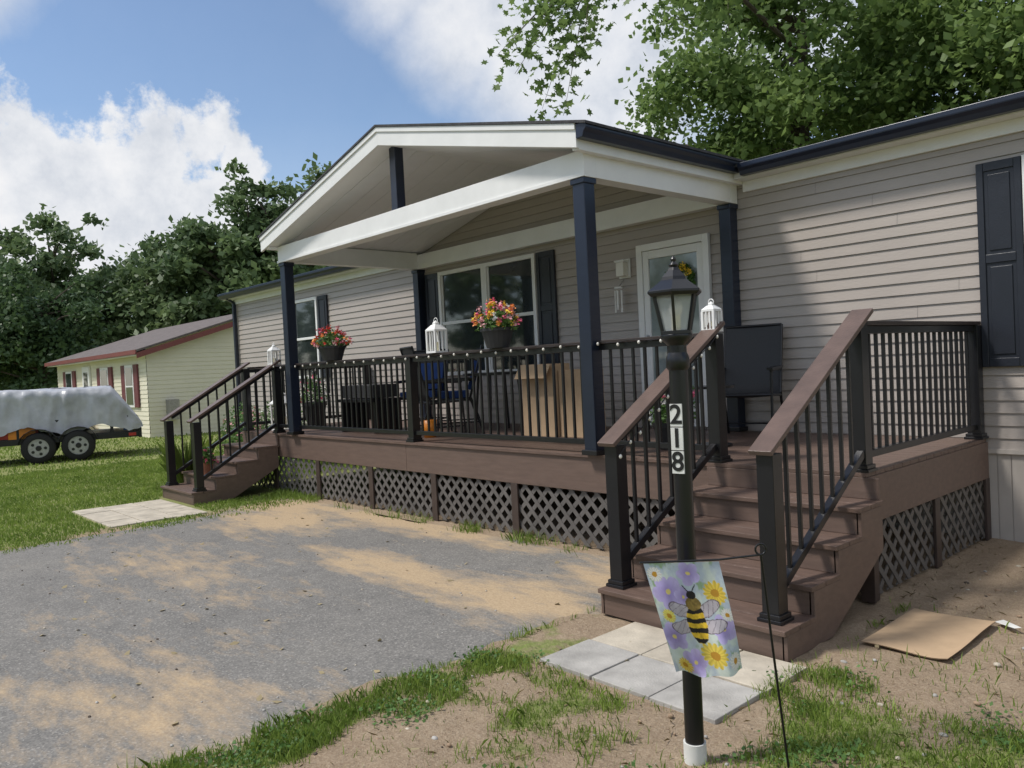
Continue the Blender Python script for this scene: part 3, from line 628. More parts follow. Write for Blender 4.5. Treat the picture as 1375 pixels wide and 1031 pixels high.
def clumpy(X,Y):
    n=fbm(X,Y,7,37,3); return np.clip((n-0.42)*5,0,1)*np.clip(grassmask(X,Y)+0.1,0,1)
def stripm(X,Y):
    n=fbm(X,Y,6,38,3); return np.clip((n-0.36)*5,0,1)*grassmask(X,Y)
straw=lambda X,Y: np.clip(0.9*fbm(X,Y,4,39,3)-0.05,0,1)
P1=blades(190000,1.0,5.5,-5.0,1.0,0.036,0.0023,1.2)
P1b=blades(80000,1.0,5.0,-5.0,0.0,0.05,0.0027,1.0,clumpy)
P2=blades(140000,-13,-4.6,-6.5,4.0,0.045,0.006,0.8)
P3=blades(50000,-32,-13,-10,14,0.06,0.014,1.0)
P4=blades(10000,-5.9,1.0,-0.4,0.02,0.09,0.003,1.0,fringe)
P5=blades(13000,0.88,1.4,-5.0,-1.75,0.055,0.0028,1.0,stripm)
P6=blades(22000,1.0,5.0,-5.0,2.0,0.018,0.0016,1.0,straw,M_straw,ln=2.2)
nc=650; cx=rng.uniform(1.0,4.6,nc); cy=rng.uniform(-4.6,-0.9,nc); k=(rng.random(nc)<clumpy(cx,cy)*1.3)&~badmask(cx,cy); cx=cx[k];cy=cy[k]
cc=np.repeat(np.stack([cx,cy,np.full(len(cx),0.014)],1),45,0); cc=cc+rng.normal(0,1,cc.shape)*np.array([0.05,0.05,0.010])
W1=(quads(cc,0.024,rng,0.7,0.8),4,M_plant)
mesh_from("grass",[P1,P1b,P2,P3,P4,P5,P6,W1])
n=90; C=np.stack([rng.uniform(-4.3,3.5,n),rng.uniform(-3.9,-0.3,n),np.full(n,0.012)],1); C=C[~((C[:,0]>1.0)&(C[:,0]<2.45)&(C[:,1]>-1.3))]
mesh_from("fallen_leaves",[(quads(C,0.05,rng,0.6,2.5),4,M_straw)])
# ---------------------------------------------------------------- trees
def tree_parts(base,H,crown,nclump,nleaf,lsize,rs,trunk_r=0.25,lm=M_leafF,cr=1.1,mbt=None,asp=0.6):
    rx,ry,rz,zc=crown; bx_,by_,_=base
    d=rs.normal(size=(nclump,3)); d/=np.linalg.norm(d,axis=1,keepdims=True); rad=rs.uniform(0.15,1.0,(nclump,1))**0.55
    lump=1+0.22*np.sin(d[:,:1]*5+bx_)+0.18*np.sin(d[:,1:2]*7+by_)+rs.normal(0,0.10,(nclump,1))
    c=d*rad*lump*np.array([rx,ry,rz]); c[:,2]=np.where(c[:,2]>0,c[:,2],c[:,2]*0.9)+zc; c[:,0]+=bx_; c[:,1]+=by_
    wts=rs.uniform(0.35,1.4,nclump); cnt=np.maximum(5,(nleaf*wts/wts.sum())).astype(int)
    cl=np.repeat(c,cnt,0); szs=np.repeat(np.sqrt(wts)[:,None],cnt,0)
    dd=rs.normal(size=cl.shape)*0.62
    L=cl+dd*szs*cr*np.array([1,1,0.62]); L[:,2]-=0.12*np.hypot(dd[:,0],dd[:,1])*cr
    Q=quads(L,lsize,rs,asp,0.2)
    if mbt is not None:
        top=zc+rz*0.5; pts=[Vector((bx_,by_,-0.05))]
        for k in range(1,7): pts.append(Vector((bx_+0.25*math.sin(k*1.3+bx_)*k/6,by_+0.25*math.cos(k*1.7)*k/6,top*k/6)))
        for k in range(6): mbt.cyl(pts[k],pts[k+1],trunk_r*(1-k/7),trunk_r*(1-(k+1)/7),10,M_bark,False)
        for k in range(min(nclump,30)):
            tgt=Vector(c[k]); hh=max(zc-rz*0.9,min(top*0.95,tgt.z-0.35*math.hypot(tgt.x-bx_,tgt.y-by_)))
            q=max(0,min(5.99,hh/top*6)); i=int(q); s0=pts[i].lerp(pts[i+1],q-i)
            midp=s0.lerp(tgt,0.5)+Vector((0,0,-0.2+0.5*rs.random())); r0=trunk_r*0.33
            mbt.cyl(s0,midp,r0,r0*0.6,6,M_bark,False); mbt.cyl(midp,tgt,r0*0.6,r0*0.15,6,M_bark,False)
    return (Q,4,lm)
def mb_part(mbt):
    return (np.array([[mbt.v[i] for i in fc] for fc in mbt.f if len(fc)==4]).reshape(-1,3),4,M_bark)
rt_=np.random.default_rng(5)
def tree(name,base,H,crown,nclump,nleaf,lsize,trunk_r=0.25,lm=M_leafF,cr=1.1,asp=0.6):
    mbt=MB(); p=tree_parts(base,H,crown,nclump,nleaf,lsize,rt_,trunk_r,lm,cr,mbt,asp); return mesh_from(name,[p,mb_part(mbt)])
tree("maple_tree",(-5.6,14.8,0),15,(4.9,4.2,5.2,8.7),95,30000,0.20,0.3,M_leafN,0.80,0.7)
tree("maple_tree",(-0.3,15.5,0),15,(5.0,4.5,5.4,8.9),95,32000,0.20,0.32,M_leafN,0.82,0.7)
tree("maple_tree",(6.5,16,0),14,(5,4.5,5.0,8.0),60,12000,0.28,0.3,M_leafN,1.1,0.7)
def maple_leaves(C,size,rs):
    n=len(C); out=[(0,-.5),(.12,-.2),(.42,-.25),(.30,0),(.5,.18),(.22,.22),(.0,.55),(-.22,.22),(-.5,.18),(-.30,0),(-.42,-.25),(-.12,-.2)]
    nr=rs.normal(size=(n,3)); nr[:,2]=np.abs(nr[:,2])+0.5; nr/=np.linalg.norm(nr,axis=1,keepdims=True)
    t=rs.normal(size=(n,3)); t-=nr*(t*nr).sum(1,keepdims=True); t/=np.linalg.norm(t,axis=1,keepdims=True); b_=np.cross(nr,t); s=size*rs.uniform(0.6,1.2,(n,1))
    return np.stack([C+t*s*a+b_*s*b2-nr*s*0.25*abs(a) for a,b2 in out],1).reshape(-1,3)
mbt=MB(); LC=[]; rb_=np.random.default_rng(9)
def sprig(p0,p1,r0,nl,spread):
    p0=np.array(p0);p1=np.array(p1); mid_=(p0+p1)/2+np.array([0,0,0.15]); mbt.cyl(p0,mid_,r0,r0*0.6,6,M_bark,False); mbt.cyl(mid_,p1,r0*0.6,r0*0.2,6,M_bark,False)
    t=rb_.uniform(0.2,1.05,(nl,1)); LC.append(p0+(p1-p0)*t+rb_.normal(0,spread,(nl,3))*np.array([1,1,0.7]))
S=(-4.8,13.5,8.6); A1=(-4.4,9.2,9.2); A2=(-4.6,5.6,8.3); A3=(-2.6,6.6,8.2)
for p,q,ra,rb2 in ((S,A1,0.06,0.04),(A1,A2,0.04,0.022),(A1,A3,0.035,0.022)): mbt.cyl(p,q,ra,rb2,8,M_bark,False)
for st,tgt,nl in ((A2,(-5.6,4.2,6.9),85),(A2,(-5.1,4.1,6.4),90),(A2,(-4.8,4.4,5.8),110),(A2,(-4.2,4.3,5.6),80),(A2,(-4.6,4.2,7.1),90),(A2,(-5.9,4.7,7.3),70),(A2,(-4.0,4.6,6.6),90),(A2,(-5.3,4.5,7.6),90),
    (A3,(-3.0,4.7,7.3),150),(A3,(-2.4,5.0,6.8),150),(A3,(-1.6,5.2,7.0),150),(A3,(-1.9,5.4,6.3),110),(A3,(-0.9,5.6,6.6),130),(A3,(-2.9,5.3,7.9),150),(A3,(-1.0,5.6,7.6),160)):
    sprig(st,tgt,0.014,nl,0.2)
mesh_from("maple_tree",[(maple_leaves(np.concatenate(LC),0.16,rb_),12,M_leafN),mb_part(mbt)])
parts=[]; mbt=MB(); CX,CY=4.45,-4.93
def place(px,dist_): 
    a=(px-687.5)/1061; return CX+(a*.6703-.742)*dist_, CY+(a*.7421+.67)*dist_
row=[(-70,46,13,4.4),(-5,50,12.0,4.0),(85,52,13.6,3.5),(150,56,11.6,3.4),(205,54,11.2,3.2),(255,50,12.8,3.2),(305,48,12.9,3.1),(350,50,14.1,3.2),(395,50,14.4,3.4),(440,52,14.2,4.0),(500,54,14,4.6),(570,56,13.5,5),(30,60,12.0,5),(180,66,11,6),(330,62,12.5,5),(-160,48,13,6)]
for (px,dd,H,rr_) in row:
    x,y=place(px,dd); parts.append(tree_parts((x,y,0),H,(rr_,rr_,H*0.43,H*0.53),70,7000,0.48,rt_,0.25,M_leafF,0.8,mbt))
for k in range(2,16):
    a=math.radians(150+k*12); x=CX+58*math.cos(a); y=CY+58*math.sin(a)
    parts.append(tree_parts((x,y,0),12,(6,6,5.5,6.5),20,1400,1.2,rt_,0.25,M_leafF,1.8,mbt))
parts.append(mb_part(mbt)); mesh_from("distant_tree_row",parts)
x,y=place(62,37); tree("shade_tree",(x,y,0),7.5,(2.5,2.5,2.7,3.9),70,15000,0.27,0.2,M_leafD,0.6)
x,y=place(-30,37); tree("shade_tree",(x,y,0),8.5,(2.8,2.8,3.4,5.0),70,12000,0.27,0.2,M_leafD,0.7)
C=[]
for k in range(50):
    x,y=place(rt_.uniform(-150,600),rt_.uniform(44,50)); d=rt_.normal(size=(300,3)); d/=np.linalg.norm(d,axis=1,keepdims=True); C.append(np.array([x,y,1.2])+d*np.array([2.4,2.4,rt_.uniform(1.2,2.6)])*rt_.uniform(0.6,1.1,(300,1)))
C=np.concatenate(C); C=C[C[:,2]>0]; mesh_from("hedgerow",[(quads(C,0.5,rt_),4,M_leafD)])
# ---------------------------------------------------------------- neighbour house
nh=empty("neighbor_house"); mb=MB(); nx0,nx1,ny0,ny1=-30.7,-20.0,2.72,10.4; nm=(ny0+ny1)/2; ns=0.31
lap_wall(mb,'x',ny0,-1,nx0,nx1,0.0,2.65,M_yellow,0.13); lap_wall(mb,'y',nx1,1,ny0,ny1,0.0,2.65,M_yellow,0.13)
lap_wall(mb,'y',nx1,1,ny0,ny1,2.65,2.65+ns*(nm-ny0),M_yellow,0.13,top=lambda z:(ny0+(z-2.65)/ns,ny1-(z-2.65)/ns))
lap_wall(mb,'y',nx0,-1,ny0,ny1,0.0,2.65,M_yellow,0.13); lap_wall(mb,'x',ny1,1,nx0,nx1,0.0,2.65,M_yellow,0.13)
mb.obj("walls",nh)
mb=MB()
for ya in (ny0-0.35,ny1+0.35):
    za=2.65-0.35*ns+0.06; zb_=2.65+ns*(nm-ny0)+0.06
    mb.prism([(nx0-0.3,ya,za),(nx0-0.3,nm,zb_),(nx0-0.3,nm,zb_-0.06),(nx0-0.3,ya,za-0.06)],(nx1-nx0+0.6,0,0),M_nroof)
mb.obj("roof",nh)
mb=MB()
mb.box(nx0-0.3,nx1+0.3,ny0-0.38,ny0-0.352,2.47,2.60,M_red)
for ya in (ny0-0.35,ny1+0.35):
    za=2.65-0.35*ns-0.03; zb_=2.65+ns*(nm-ny0)-0.03
    mb.prism([(nx1+0.30,ya,za),(nx1+0.30,nm,zb_),(nx1+0.30,nm,zb_-0.16),(nx1+0.30,ya,za-0.16)],(0.03,0,0),M_red)
mb.box(nx0,nx1+0.2,ny0-0.34,ny0-0.03,2.44,2.46,M_white)
mb.obj("fascia",nh)
mb=MB()
def nwin(x0,x1,z0,z1):
    y=ny0-0.02
    mb.box(x0,x1,y-0.05,y,z0,z1,M_white); mb.box(x0+.08,x1-.08,y-0.06,y-0.051,z0+.08,(z0+z1)/2-.03,M_glass); mb.box(x0+.08,x1-.08,y-0.06,y-0.051,(z0+z1)/2+.03,z1-.08,M_glass)
    for a in (x0-0.4,x1+0.03): mb.box(a,a+0.36,y-0.05,y,z0,z1,M_maroon)
nwin(-21.9,-21.1,0.9,2.2); nwin(-24.6,-23.7,0.9,2.2); nwin(-29.2,-28.3,0.9,2.2)
mb.box(-26.8,-25.9,ny0-0.08,ny0-0.02,0.3,2.3,M_white); mb.box(-26.6,-26.1,ny0-0.09,ny0-0.081,1.3,2.1,M_glass)
mb.box(-27.3,-25.4,ny0-1.2,ny0-0.1,0,0.3,M_conc)
mb.box(nx1+0.02,nx1+0.3,3.2,3.5,0.5,1.1,M_steel)
mb.obj("windows_door",nh)
dh=empty("distant_house")
mb=MB(); lap_wall(mb,'x',6.0,-1,-48,-38,0,2.6,M_skirt,0.15); lap_wall(mb,'y',-38,1,6,13,0,2.6,M_skirt,0.15)
mb.prism([(-48.3,5.6,2.6),(-48.3,9.5,3.8),(-48.3,13.4,2.6)],(10.6,0,0),M_nroof); mb.box(-42,-41,5.9,5.97,0.9,2.1,M_glass); mb.box(-46,-45,5.9,5.97,0.9,2.1,M_glass)
mb.obj("walls_roof",dh)
# ---------------------------------------------------------------- trailer (broadside)
tr=empty("utility_trailer"); o3=np.array([-15.68,-0.19,0]); ua=np.array([.25,.968,0]); va=np.array([.968,-.25,0])
Mt=Matrix(((ua[0],va[0],0,o3[0]),(ua[1],va[1],0,o3[1]),(0,0,1,0),(0,0,0,1)))
def T(mb): mb.v=[tuple(Mt@Vector(v)) for v in mb.v]; return mb
U0,U1=0.45,-0.33
mb=MB(); UE=1.20
mb.box(-4.2,UE,-0.85,0.85,0.50,0.56,M_black)
for v_ in (-0.85,0.85):
    mb.box(-4.2,UE,v_-0.03,v_+0.03,0.42,0.54,M_black); mb.box(-4.2,UE,v_-0.025,v_+0.025,0.86,0.91,M_black)
    for q in np.arange(-4.15,UE,0.6): mb.box(q,q+0.05,v_-0.025,v_+0.025,0.54,0.86,M_black)
mb.box(-4.15,-0.75,0.80,0.83,0.56,0.80,M_tred); mb.box(-1.3,-0.8,0.835,0.87,0.55,0.8,M_orange); mb.box(0.9,1.1,0.80,0.84,0.58,0.8,M_tblue)
mb.box(UE,UE+0.07,-0.85,0.85,0.40,0.62,M_black); mb.box(UE-0.2,UE-0.05,0.881,0.90,0.45,0.52,M_tred)
for q in (0.0,-0.75):
    pts=[(q+0.40*math.cos(a),0.34+0.40*math.sin(a)) for a in np.linspace(0.25,math.pi-0.25,9)]
    for v_ in (0.98,-0.98):
        for p,q2 in zip(pts[:-1],pts[1:]): mb.beam((p[0],v_,p[1]),(q2[0],v_,q2[1]),0.24,0.015,M_black)
    mb.cyl((q,-0.95,0.335),(q,0.95,0.335),0.03,0.03,8,M_black)
T(mb).obj("frame",tr,0.004)
mb=MB()
for q in (0.0,-0.75):
    for v_,sg in ((0.98,1),(-0.98,-1)):
        prof=[(0.20,-0.1),(0.30,-0.1),(0.33,-0.07),(0.335,0),(0.33,0.07),(0.30,0.1),(0.20,0.1)]
        vs=[];fs=[];n=28
        for rr_,w_ in prof:
            for i in range(n): a=2*math.pi*i/n; vs.append((q+rr_*math.cos(a),v_+w_,0.335+rr_*math.sin(a)))
        for j in range(len(prof)-1):
            for i in range(n): fs.append((j*n+i,j*n+(i+1)%n,(j+1)*n+(i+1)%n,(j+1)*n+i))
        mb.add(vs,fs,M_tire,True)
        mb.cyl((q,v_-0.06*sg,0.335),(q,v_+0.05*sg,0.335),0.205,0.20,24,M_steel); mb.cyl((q,v_+0.05*sg,0.335),(q,v_+0.085*sg,0.335),0.06,0.05,12,M_black)
        for k in range(5):
            a=k*1.2566; mb.cyl((q+0.13*math.cos(a),v_+0.051*sg,0.335+0.13*math.sin(a)),(q+0.13*math.cos(a),v_+0.056*sg,0.335+0.13*math.sin(a)),0.032,0.032,10,M_black)
T(mb).obj("wheels",tr)
nu,nv=150,80; vs=[]
Ug,Vg=np.meshgrid(np.linspace(0,1,nu),np.linspace(-1,1,nv),indexing='ij')
uu=-4.3+Ug*5.6; nn=fbm(uu,Vg*1.5+4,1.1,41,5); nn2=fbm(uu,Vg*1.5,5,42,3); ridge=np.abs(fbm(uu,Vg*1.2+7,2.6,43,3)-0.5); fold=np.abs(fbm(uu+0.4*Vg,Vg*0.4+2,4.5,47,2)-0.5)
hgt=1.62+0.14*(nn-0.5)-0.05*np.abs(Vg); endr=np.clip((1.32-uu)/0.62,0,1)**0.8; endl=np.clip((uu+4.35)/0.3,0,1)**0.5
side=np.clip((1-np.abs(Vg))/0.33,0,1)**0.6
low=0.60+0.16*(nn2-0.5)+0.16*np.sin(uu*2.3+0.6)**2
zz=low+(hgt-low)*side*endr*endl-0.12*ridge*side
vv=np.sign(Vg)*(np.minimum(np.abs(Vg)*1.25,0.92)+0.05*(1-side))+0.07*(nn2-0.5)-(0.10*ridge+0.16*fold)*np.sign(Vg)
for i in range(nu):
    for j in range(nv): vs.append((uu[i,j],vv[i,j],zz[i,j]))
mb=MB(); mb.add(vs,[(i*nv+j,(i+1)*nv+j,(i+1)*nv+j+1,i*nv+j+1) for i in range(nu-1) for j in range(nv-1)],M_tarp,True); T(mb).obj("tarp",tr)
# ---------------------------------------------------------------- deck furniture
def patio_chair(name,cx,cy,rot,cush=None):
    mb=MB(); w=0.27
    def tube(p,q,r_=0.013): mb.cyl(p,q,r_,r_,8,M_black)
    for s_ in (-1,1):
        x=s_*w
        tube((x,-0.26,0),(x,-0.22,0.62)); tube((x,0.30,0),(x,0.16,0.40)); tube((x,0.16,0.40),(x,0.34,1.05)); tube((x,-0.24,0.40),(x,0.16,0.38))
        tube((x,-0.24,0.62),(x*1.0,0.22,0.63)); mb.beam((x,-0.28,0.635),(x,0.20,0.645),0.05,0.022,M_black); tube((x,-0.255,0.1),(x,0.27,0.1),0.009)
    tube((-w,0.34,1.05),(w,0.34,1.05)); tube((-w,-0.24,0.40),(w,-0.24,0.40)); tube((-w,0.16,0.39),(w,0.16,0.39)); tube((-w,0.27,0.1),(w,0.27,0.1),0.009)
    N=8; vs=[];
    prof=[(-0.24,0.405),(-0.1,0.385),(0.05,0.38),(0.15,0.40),(0.19,0.5),(0.235,0.7),(0.285,0.88),(0.335,1.05)]
    for (yy_,z_) in prof:
        for k in range(N+1): xx=-w+2*w*k/N; sag=0.015*(1-(2*k/N-1)**2); vs.append((xx,yy_+sag*(z_>0.45),z_-sag*(z_<=0.45)))
    mb.add(vs,[(j*(N+1)+i,j*(N+1)+i+1,(j+1)*(N+1)+i+1,(j+1)*(N+1)+i) for j in range(len(prof)-1) for i in range(N)],M_sling,True)
    if cush: mb.box(-0.24,0.24,-0.22,0.14,0.41,0.49,cush); mb.beam((0,0.17,0.5),(0,0.27,0.86),0.46,0.08,cush,upv=(0,-1,0))
    Mx=Matrix.Translation((cx,cy,Hd))@Matrix.Rotation(rot,4,'Z'); mb.v=[tuple(Mx@Vector(v)) for v in mb.v]
    return mb.obj(name,None,0.0)
patio_chair("patio_chair",0.40,1.72,math.radians(18)); patio_chair("patio_chair",-3.55,1.35,math.radians(-40),M_bluec); patio_chair("patio_chair",-4.45,1.45,math.radians(30),M_bluec); patio_chair("patio_chair",-3.2,0.75,math.radians(160),None)
mb=MB(); mb.cyl((-2.75,1.35,Hd+0.68),(-2.75,1.35,Hd+0.71),0.42,0.42,28,M_black)
for k in range(4):
    a=k*math.pi/2+0.5; mb.cyl((-2.75+0.32*math.cos(a),1.35+0.32*math.sin(a),Hd),(-2.75+0.25*math.cos(a),1.35+0.25*math.sin(a),Hd+0.68),0.015,0.015,8,M_black)
mb.obj("patio_table")
mb=MB()
mb.box(-1.95,-1.45,1.0,1.25,Hd,1.60,M_card); mb.box(-1.43,-1.0,1.05,1.28,Hd,1.53,M_card)
mb.beam((-1.7,0.97,1.6),(-1.7,0.88,1.45),0.48,0.006,M_card,upv=(0,0,1)); mb.box(-1.72,-1.68,0.996,0.999,Hd,1.6,M_conc)
mb.obj("cardboard_box",None,0.004)
mb=MB(); mb.revolve((-2.95,0.45,Hd),[(0,0),(0.07,0),(0.085,0.2),(0.08,0.2),(0.0,0.19)],16,M_orange); mb.obj("orange_bucket")
mb=MB()
for xx in (-5.0,-4.2): mb.box(xx-0.03,xx+0.03,0.5,0.9,Hd,Hd+0.4,M_black)
mb.box(-5.05,-4.15,0.45,0.95,Hd+0.4,Hd+0.44,M_black); mb.box(-5.0,-4.2,0.5,0.9,Hd+0.45,Hd+0.62,M_pot)
mb.obj("storage_bench",None,0.005)
mb=MB(); mb.cyl((0.55,0.9,Hd),(0.55,0.9,Hd+0.02),0.16,0.16,16,M_black); mb.cyl((0.55,0.9,Hd+0.02),(0.55,0.9,Hd+0.5),0.02,0.02,8,M_black); mb.cyl((0.55,0.9,Hd+0.5),(0.55,0.9,Hd+0.52),0.2,0.2,20,M_black); mb.obj("side_table")
def flowerpot(name,x,y,z,w,h,cols,pot=M_pot):
    mb=MB(); mb.revolve((x,y,z),[(0,0),(w*0.24,0),(w*0.34,h*0.42),(w*0.37,h*0.42),(w*0.37,h*0.5),(w*0.3,h*0.5),(0,h*0.46)],18,pot)
    parts=[(np.array([[mb.v[i] for i in fc] for fc in mb.f]).reshape(-1,3),4,pot)]
    n=520; d=rng.normal(size=(n,3)); d/=np.linalg.norm(d,axis=1,keepdims=True); d[:,2]=np.abs(d[:,2])*1.0-0.25
    C=np.array([x,y,z+h*0.6])+d*rng.uniform(0.4,1.05,(n,1))*np.array([w*0.52,w*0.44,h*0.6]); parts.append((quads(C,0.055,rng,0.45),4,M_plant))
    for k,cm in enumerate(cols):
        n=9; d=rng.normal(size=(n,3)); d/=np.linalg.norm(d,axis=1,keepdims=True); d[:,2]=np.abs(d[:,2])*1.0-0.15
        c=np.array([x,y,z+h*0.62])+d*rng.uniform(0.8,1.15,(n,1))*np.array([w*0.52,w*0.44,h*0.6]); cc=np.repeat(c,12,0)+rng.normal(0,0.012,(n*12,3)); parts.append((quads(cc,0.03,rng,0.8),4,cm))
    return mesh_from(name,parts)
flowerpot("flower_pot",-1.22,0.04,1.775,0.45,0.38,[M_yel,M_pink,M_lpink,M_yel,M_orp,M_pink,M_wht,M_lpink,M_yel])
flowerpot("flower_pot",-4.36,0.04,1.775,0.48,0.36,[M_redp,M_orp,M_lpink,M_pink,M_redp])
flowerpot("flower_pot",0.3,0.6,Hd,0.36,0.45,[M_redp,M_wht]); flowerpot("flower_pot",-6.5,0.9,Hd,0.5,0.75,[M_wht,M_pink,M_wht]); flowerpot("flower_pot",-6.2,-0.9,0.34,0.25,0.35,[M_pink],M_terra)
flowerpot("flower_pot",0.65,0.3,Hd,0.3,0.6,[M_wht,M_pink,M_lpink])
def wl(name,x,y,z,s=1.0):
    mb=MB(); w=0.075*s; h=0.24*s
    mb.box(x-w-0.01,x+w+0.01,y-w-0.01,y+w+0.01,z,z+0.02,M_white)
    for a in (-1,1):
        for b_ in (-1,1): mb.box(x+a*w-0.009,x+a*w+0.009,y+b_*w-0.009,y+b_*w+0.009,z+0.02,z+h,M_white)
    for a in (-0.33,0.33):
        mb.box(x+a*w-0.004,x+a*w+0.004,y-w-0.004,y-w+0.004,z+0.02,z+h,M_white); mb.box(x-w-0.004,x-w+0.004,y+a*w-0.004,y+a*w+0.004,z+0.02,z+h,M_white); mb.box(x+w-0.004,x+w+0.004,y+a*w-0.004,y+a*w+0.004,z+0.02,z+h,M_white)
    mb.revolve((x,y,z+h),[(0,0),(w*1.6,0),(w*1.6,0.015),(w*0.7,0.07*s),(w*0.5,0.07*s),(w*0.5,0.09*s),(0,0.12*s)],4,M_white,False,math.pi/4)
    mb.cyl((x,y,z+0.02),(x,y,z+0.12*s),0.03*s,0.03*s,12,M_candle)
    pts=[(x+0.035*s*math.cos(t_),y,z+h+0.11*s+0.035*s*math.sin(t_)) for t_ in np.linspace(0,math.pi*2,13)]; mb.path(pts,0.004,6,M_white)
    mb.obj(name)
wl("white_lantern",-2.2,0.05,1.772,0.95); wl("white_lantern",1.15,0.05,1.775,0.62); wl("white_lantern",-6.0,0.05,1.775,0.8); wl("white_lantern",-6.45,0.35,Hd,1.6)
mb=MB(); pts=[]; 
for k in range(0,66):
    x=-5.9+k*0.107; z=1.765-0.02*abs(math.sin(k*0.9)); pts.append((x,-0.006,z))
    if k%2==0: mb.sphere((x,-0.016,z-0.018),0.012,0.012,0.015,M_bulb,8,6)
mb.path(pts,0.003,5,M_black)
pts=[]
for k in range(12):
    s_=k/11; p=(1.235,-0.02-1.12*s_,1.75-0.72*s_-0.015*(k%2)); pts.append(p); mb.sphere((p[0],p[1],p[2]-0.015),0.011,0.011,0.014,M_bulb,8,6)
mb.path(pts,0.003,5,M_black)
mb.obj("string_lights")
def shrub(name,x,y,w,h,lm,n,fl=None,ls=0.07):
    d=rng.normal(size=(n,3)); d/=np.linalg.norm(d,axis=1,keepdims=True); C=np.array([x,y,h*0.5])+d*rng.uniform(0.3,1,(n,1))**0.5*np.array([w/2,w/2,h*0.5]); parts=[(quads(C,ls,rng,0.4),4,lm)]
    if fl:
        c=C[rng.integers(0,n,30)]; cc=np.repeat(c,10,0)+rng.normal(0,0.02,(300,3)); parts.append((quads(cc,0.04,rng,0.8),4,fl))
    mesh_from(name,parts)
shrub("flowering_shrub",-7.6,0.3,0.8,1.1,M_plant,1500,M_lpink); shrub("flowering_shrub",-8.6,1.4,0.9,1.3,M_plant,1500,M_wht); shrub("flowering_shrub",-9.8,1.2,0.9,1.2,M_plant,1200,M_lpink)
n=260; a=rng.uniform(0,6.28,n); L_=rng.uniform(0.4,0.85,n); rx=rng.uniform(0.05,0.35,n)
X=-7.45+0.1*np.cos(a); Y=-0.7+0.1*np.sin(a); ox=np.cos(a)*rx; oy=np.sin(a)*rx; px_=-np.sin(a)*0.006; py_=np.cos(a)*0.006; z=np.zeros(n)
V=np.stack([np.stack([X-px_,Y-py_,z],1),np.stack([X+px_,Y+py_,z],1),np.stack([X+ox*.5+px_,Y+oy*.5+py_,L_*.75],1),np.stack([X+ox,Y+oy,L_*.95],1),np.stack([X+ox*.5-px_,Y+oy*.5-py_,L_*.75],1)],1).reshape(-1,3)
mesh_from("ornamental_grass",[(V,5,M_grass)])
# ---------------------------------------------------------------- light + sky
sd=Vector((-0.34,-0.46,0.85)).normalized()
el=math.asin(sd.z); az=math.atan2(sd.x,sd.y)
L=bpy.data.lights.new("sun","SUN"); L.energy=3.5; L.angle=math.radians(9); L.color=(1.0,0.955,0.89)
lo=bpy.data.objects.new("sun",L); scene.collection.objects.link(lo); lo.rotation_euler=sd.to_track_quat('Z','Y').to_euler()
w=bpy.data.worlds.new("World"); scene.world=w; w.use_nodes=True; nt=w.node_tree; nt.nodes.clear()
out=nt.nodes.new("ShaderNodeOutputWorld"); bg=nt.nodes.new("ShaderNodeBackground"); bg.inputs[1].default_value=0.14
sky=nt.nodes.new("ShaderNodeTexSky"); sky.sky_type='NISHITA'; sky.sun_disc=False; sky.sun_elevation=el; sky.sun_rotation=az; sky.air_density=1.0; sky.dust_density=0.3; sky.ozone_density=2.4
nt.links.new(sky.outputs[0],bg.inputs[0])
tc=nt.nodes.new("ShaderNodeTexCoord").outputs["Generated"]
def M2(op,a,b=None,c=None):
    n=nt.nodes.new("ShaderNodeMath"); n.operation=op
    for i,v in enumerate((a,b,c)):
        if v is None: continue
        if isinstance(v,(int,float)): n.inputs[i].default_value=v
        else: nt.links.new(v,n.inputs[i])
    return n.outputs[0]
def blob(azoff,eldeg,rdeg):
    a=yaw+math.radians(azoff); e=math.radians(eldeg); c=(math.sin(a)*math.cos(e),math.cos(a)*math.cos(e),math.sin(e))
    v=nt.nodes.new("ShaderNodeVectorMath"); v.operation='DISTANCE'; nt.links.new(tc,v.inputs[0]); v.inputs[1].default_value=c
    return M2('SUBTRACT',1.0,M2('DIVIDE',v.outputs["Value"],math.radians(rdeg)))
def union(bl):
    acc=None
    for bb in bl:
        q=blob(*bb); acc=q if acc is None else M2('MAXIMUM',acc,q)
    return acc
nz1=noise(nt,tc,9,9,0.64); nz2=noise(nt,tc,3.0,8,0.62)
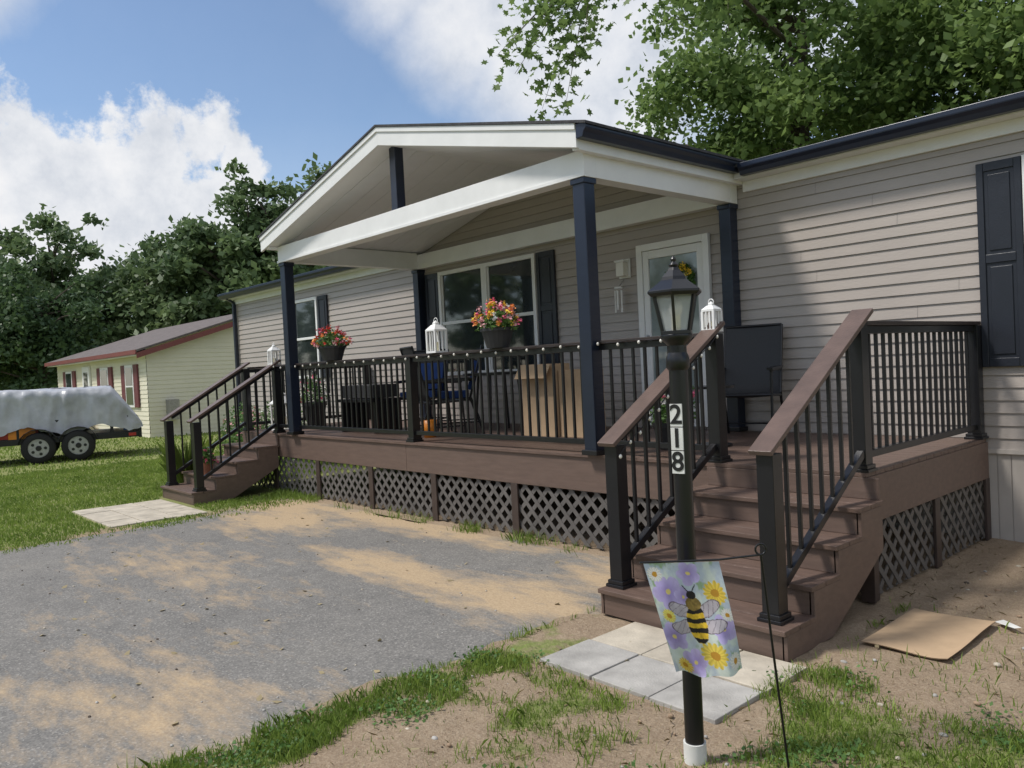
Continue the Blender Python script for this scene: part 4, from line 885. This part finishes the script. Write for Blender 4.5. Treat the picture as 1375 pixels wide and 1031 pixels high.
cum=union([(-34,12.0,6.5),(-30,12.6,5),(-26.5,13.6,5.2),(-23,14.9,4.6),(-20.5,15.6,3.4),(-25,11,6.5),(-30,9.5,7),(-20.5,12,4.5),(-36,8,8),(-18.3,14.6,2.6),(-15,8,5),(40,12,9),(75,20,12),(-80,18,14),(-120,25,16),(150,20,20)])
cm=M2('ADD',cum,M2('MULTIPLY',M2('SUBTRACT',nz1,0.5),2.6))
mr=nt.nodes.new("ShaderNodeMapRange"); mr.interpolation_type='SMOOTHSTEP'; mr.inputs[1].default_value=0.12; mr.inputs[2].default_value=0.42; nt.links.new(cm,mr.inputs[0])
cir=union([(-7,27,5),(-2,23.5,5.5),(3,20.5,6),(8,17.5,6.5),(10,22,8),(-34,26,5),(18,24,9),(12,38,14),(60,45,34),(-80,48,26),(180,50,40)])
cm2=M2('ADD',cir,M2('MULTIPLY',M2('SUBTRACT',nz2,0.5),2.0))
mr2=nt.nodes.new("ShaderNodeMapRange"); mr2.interpolation_type='SMOOTHSTEP'; mr2.inputs[1].default_value=-0.35; mr2.inputs[2].default_value=0.7; mr2.inputs[4].default_value=0.9; nt.links.new(cm2,mr2.inputs[0])
mask=M2('MAXIMUM',mr.outputs[0],mr2.outputs[0])
haze=nt.nodes.new("ShaderNodeSeparateXYZ"); nt.links.new(tc,haze.inputs[0])
hz=nt.nodes.new("ShaderNodeMapRange"); hz.inputs[1].default_value=0.0; hz.inputs[2].default_value=0.3; hz.inputs[3].default_value=0.4; hz.inputs[4].default_value=0.04; nt.links.new(haze.outputs[2],hz.inputs[0])
mask=M2('MAXIMUM',mask,hz.outputs[0])
nz3=noise(nt,tc,14,7,0.62)
cc=ramp(nt,nz3,[(0.3,(0.66,0.70,0.77)),(0.5,(0.84,0.86,0.90)),(0.68,(0.96,0.96,0.97))])
bg2=nt.nodes.new("ShaderNodeBackground"); bg2.inputs[1].default_value=0.97; nt.links.new(cc,bg2.inputs[0])
ms=nt.nodes.new("ShaderNodeMixShader"); nt.links.new(mask,ms.inputs[0]); nt.links.new(bg.outputs[0],ms.inputs[1]); nt.links.new(bg2.outputs[0],ms.inputs[2]); nt.links.new(ms.outputs[0],out.inputs[0])
w.name="sky"
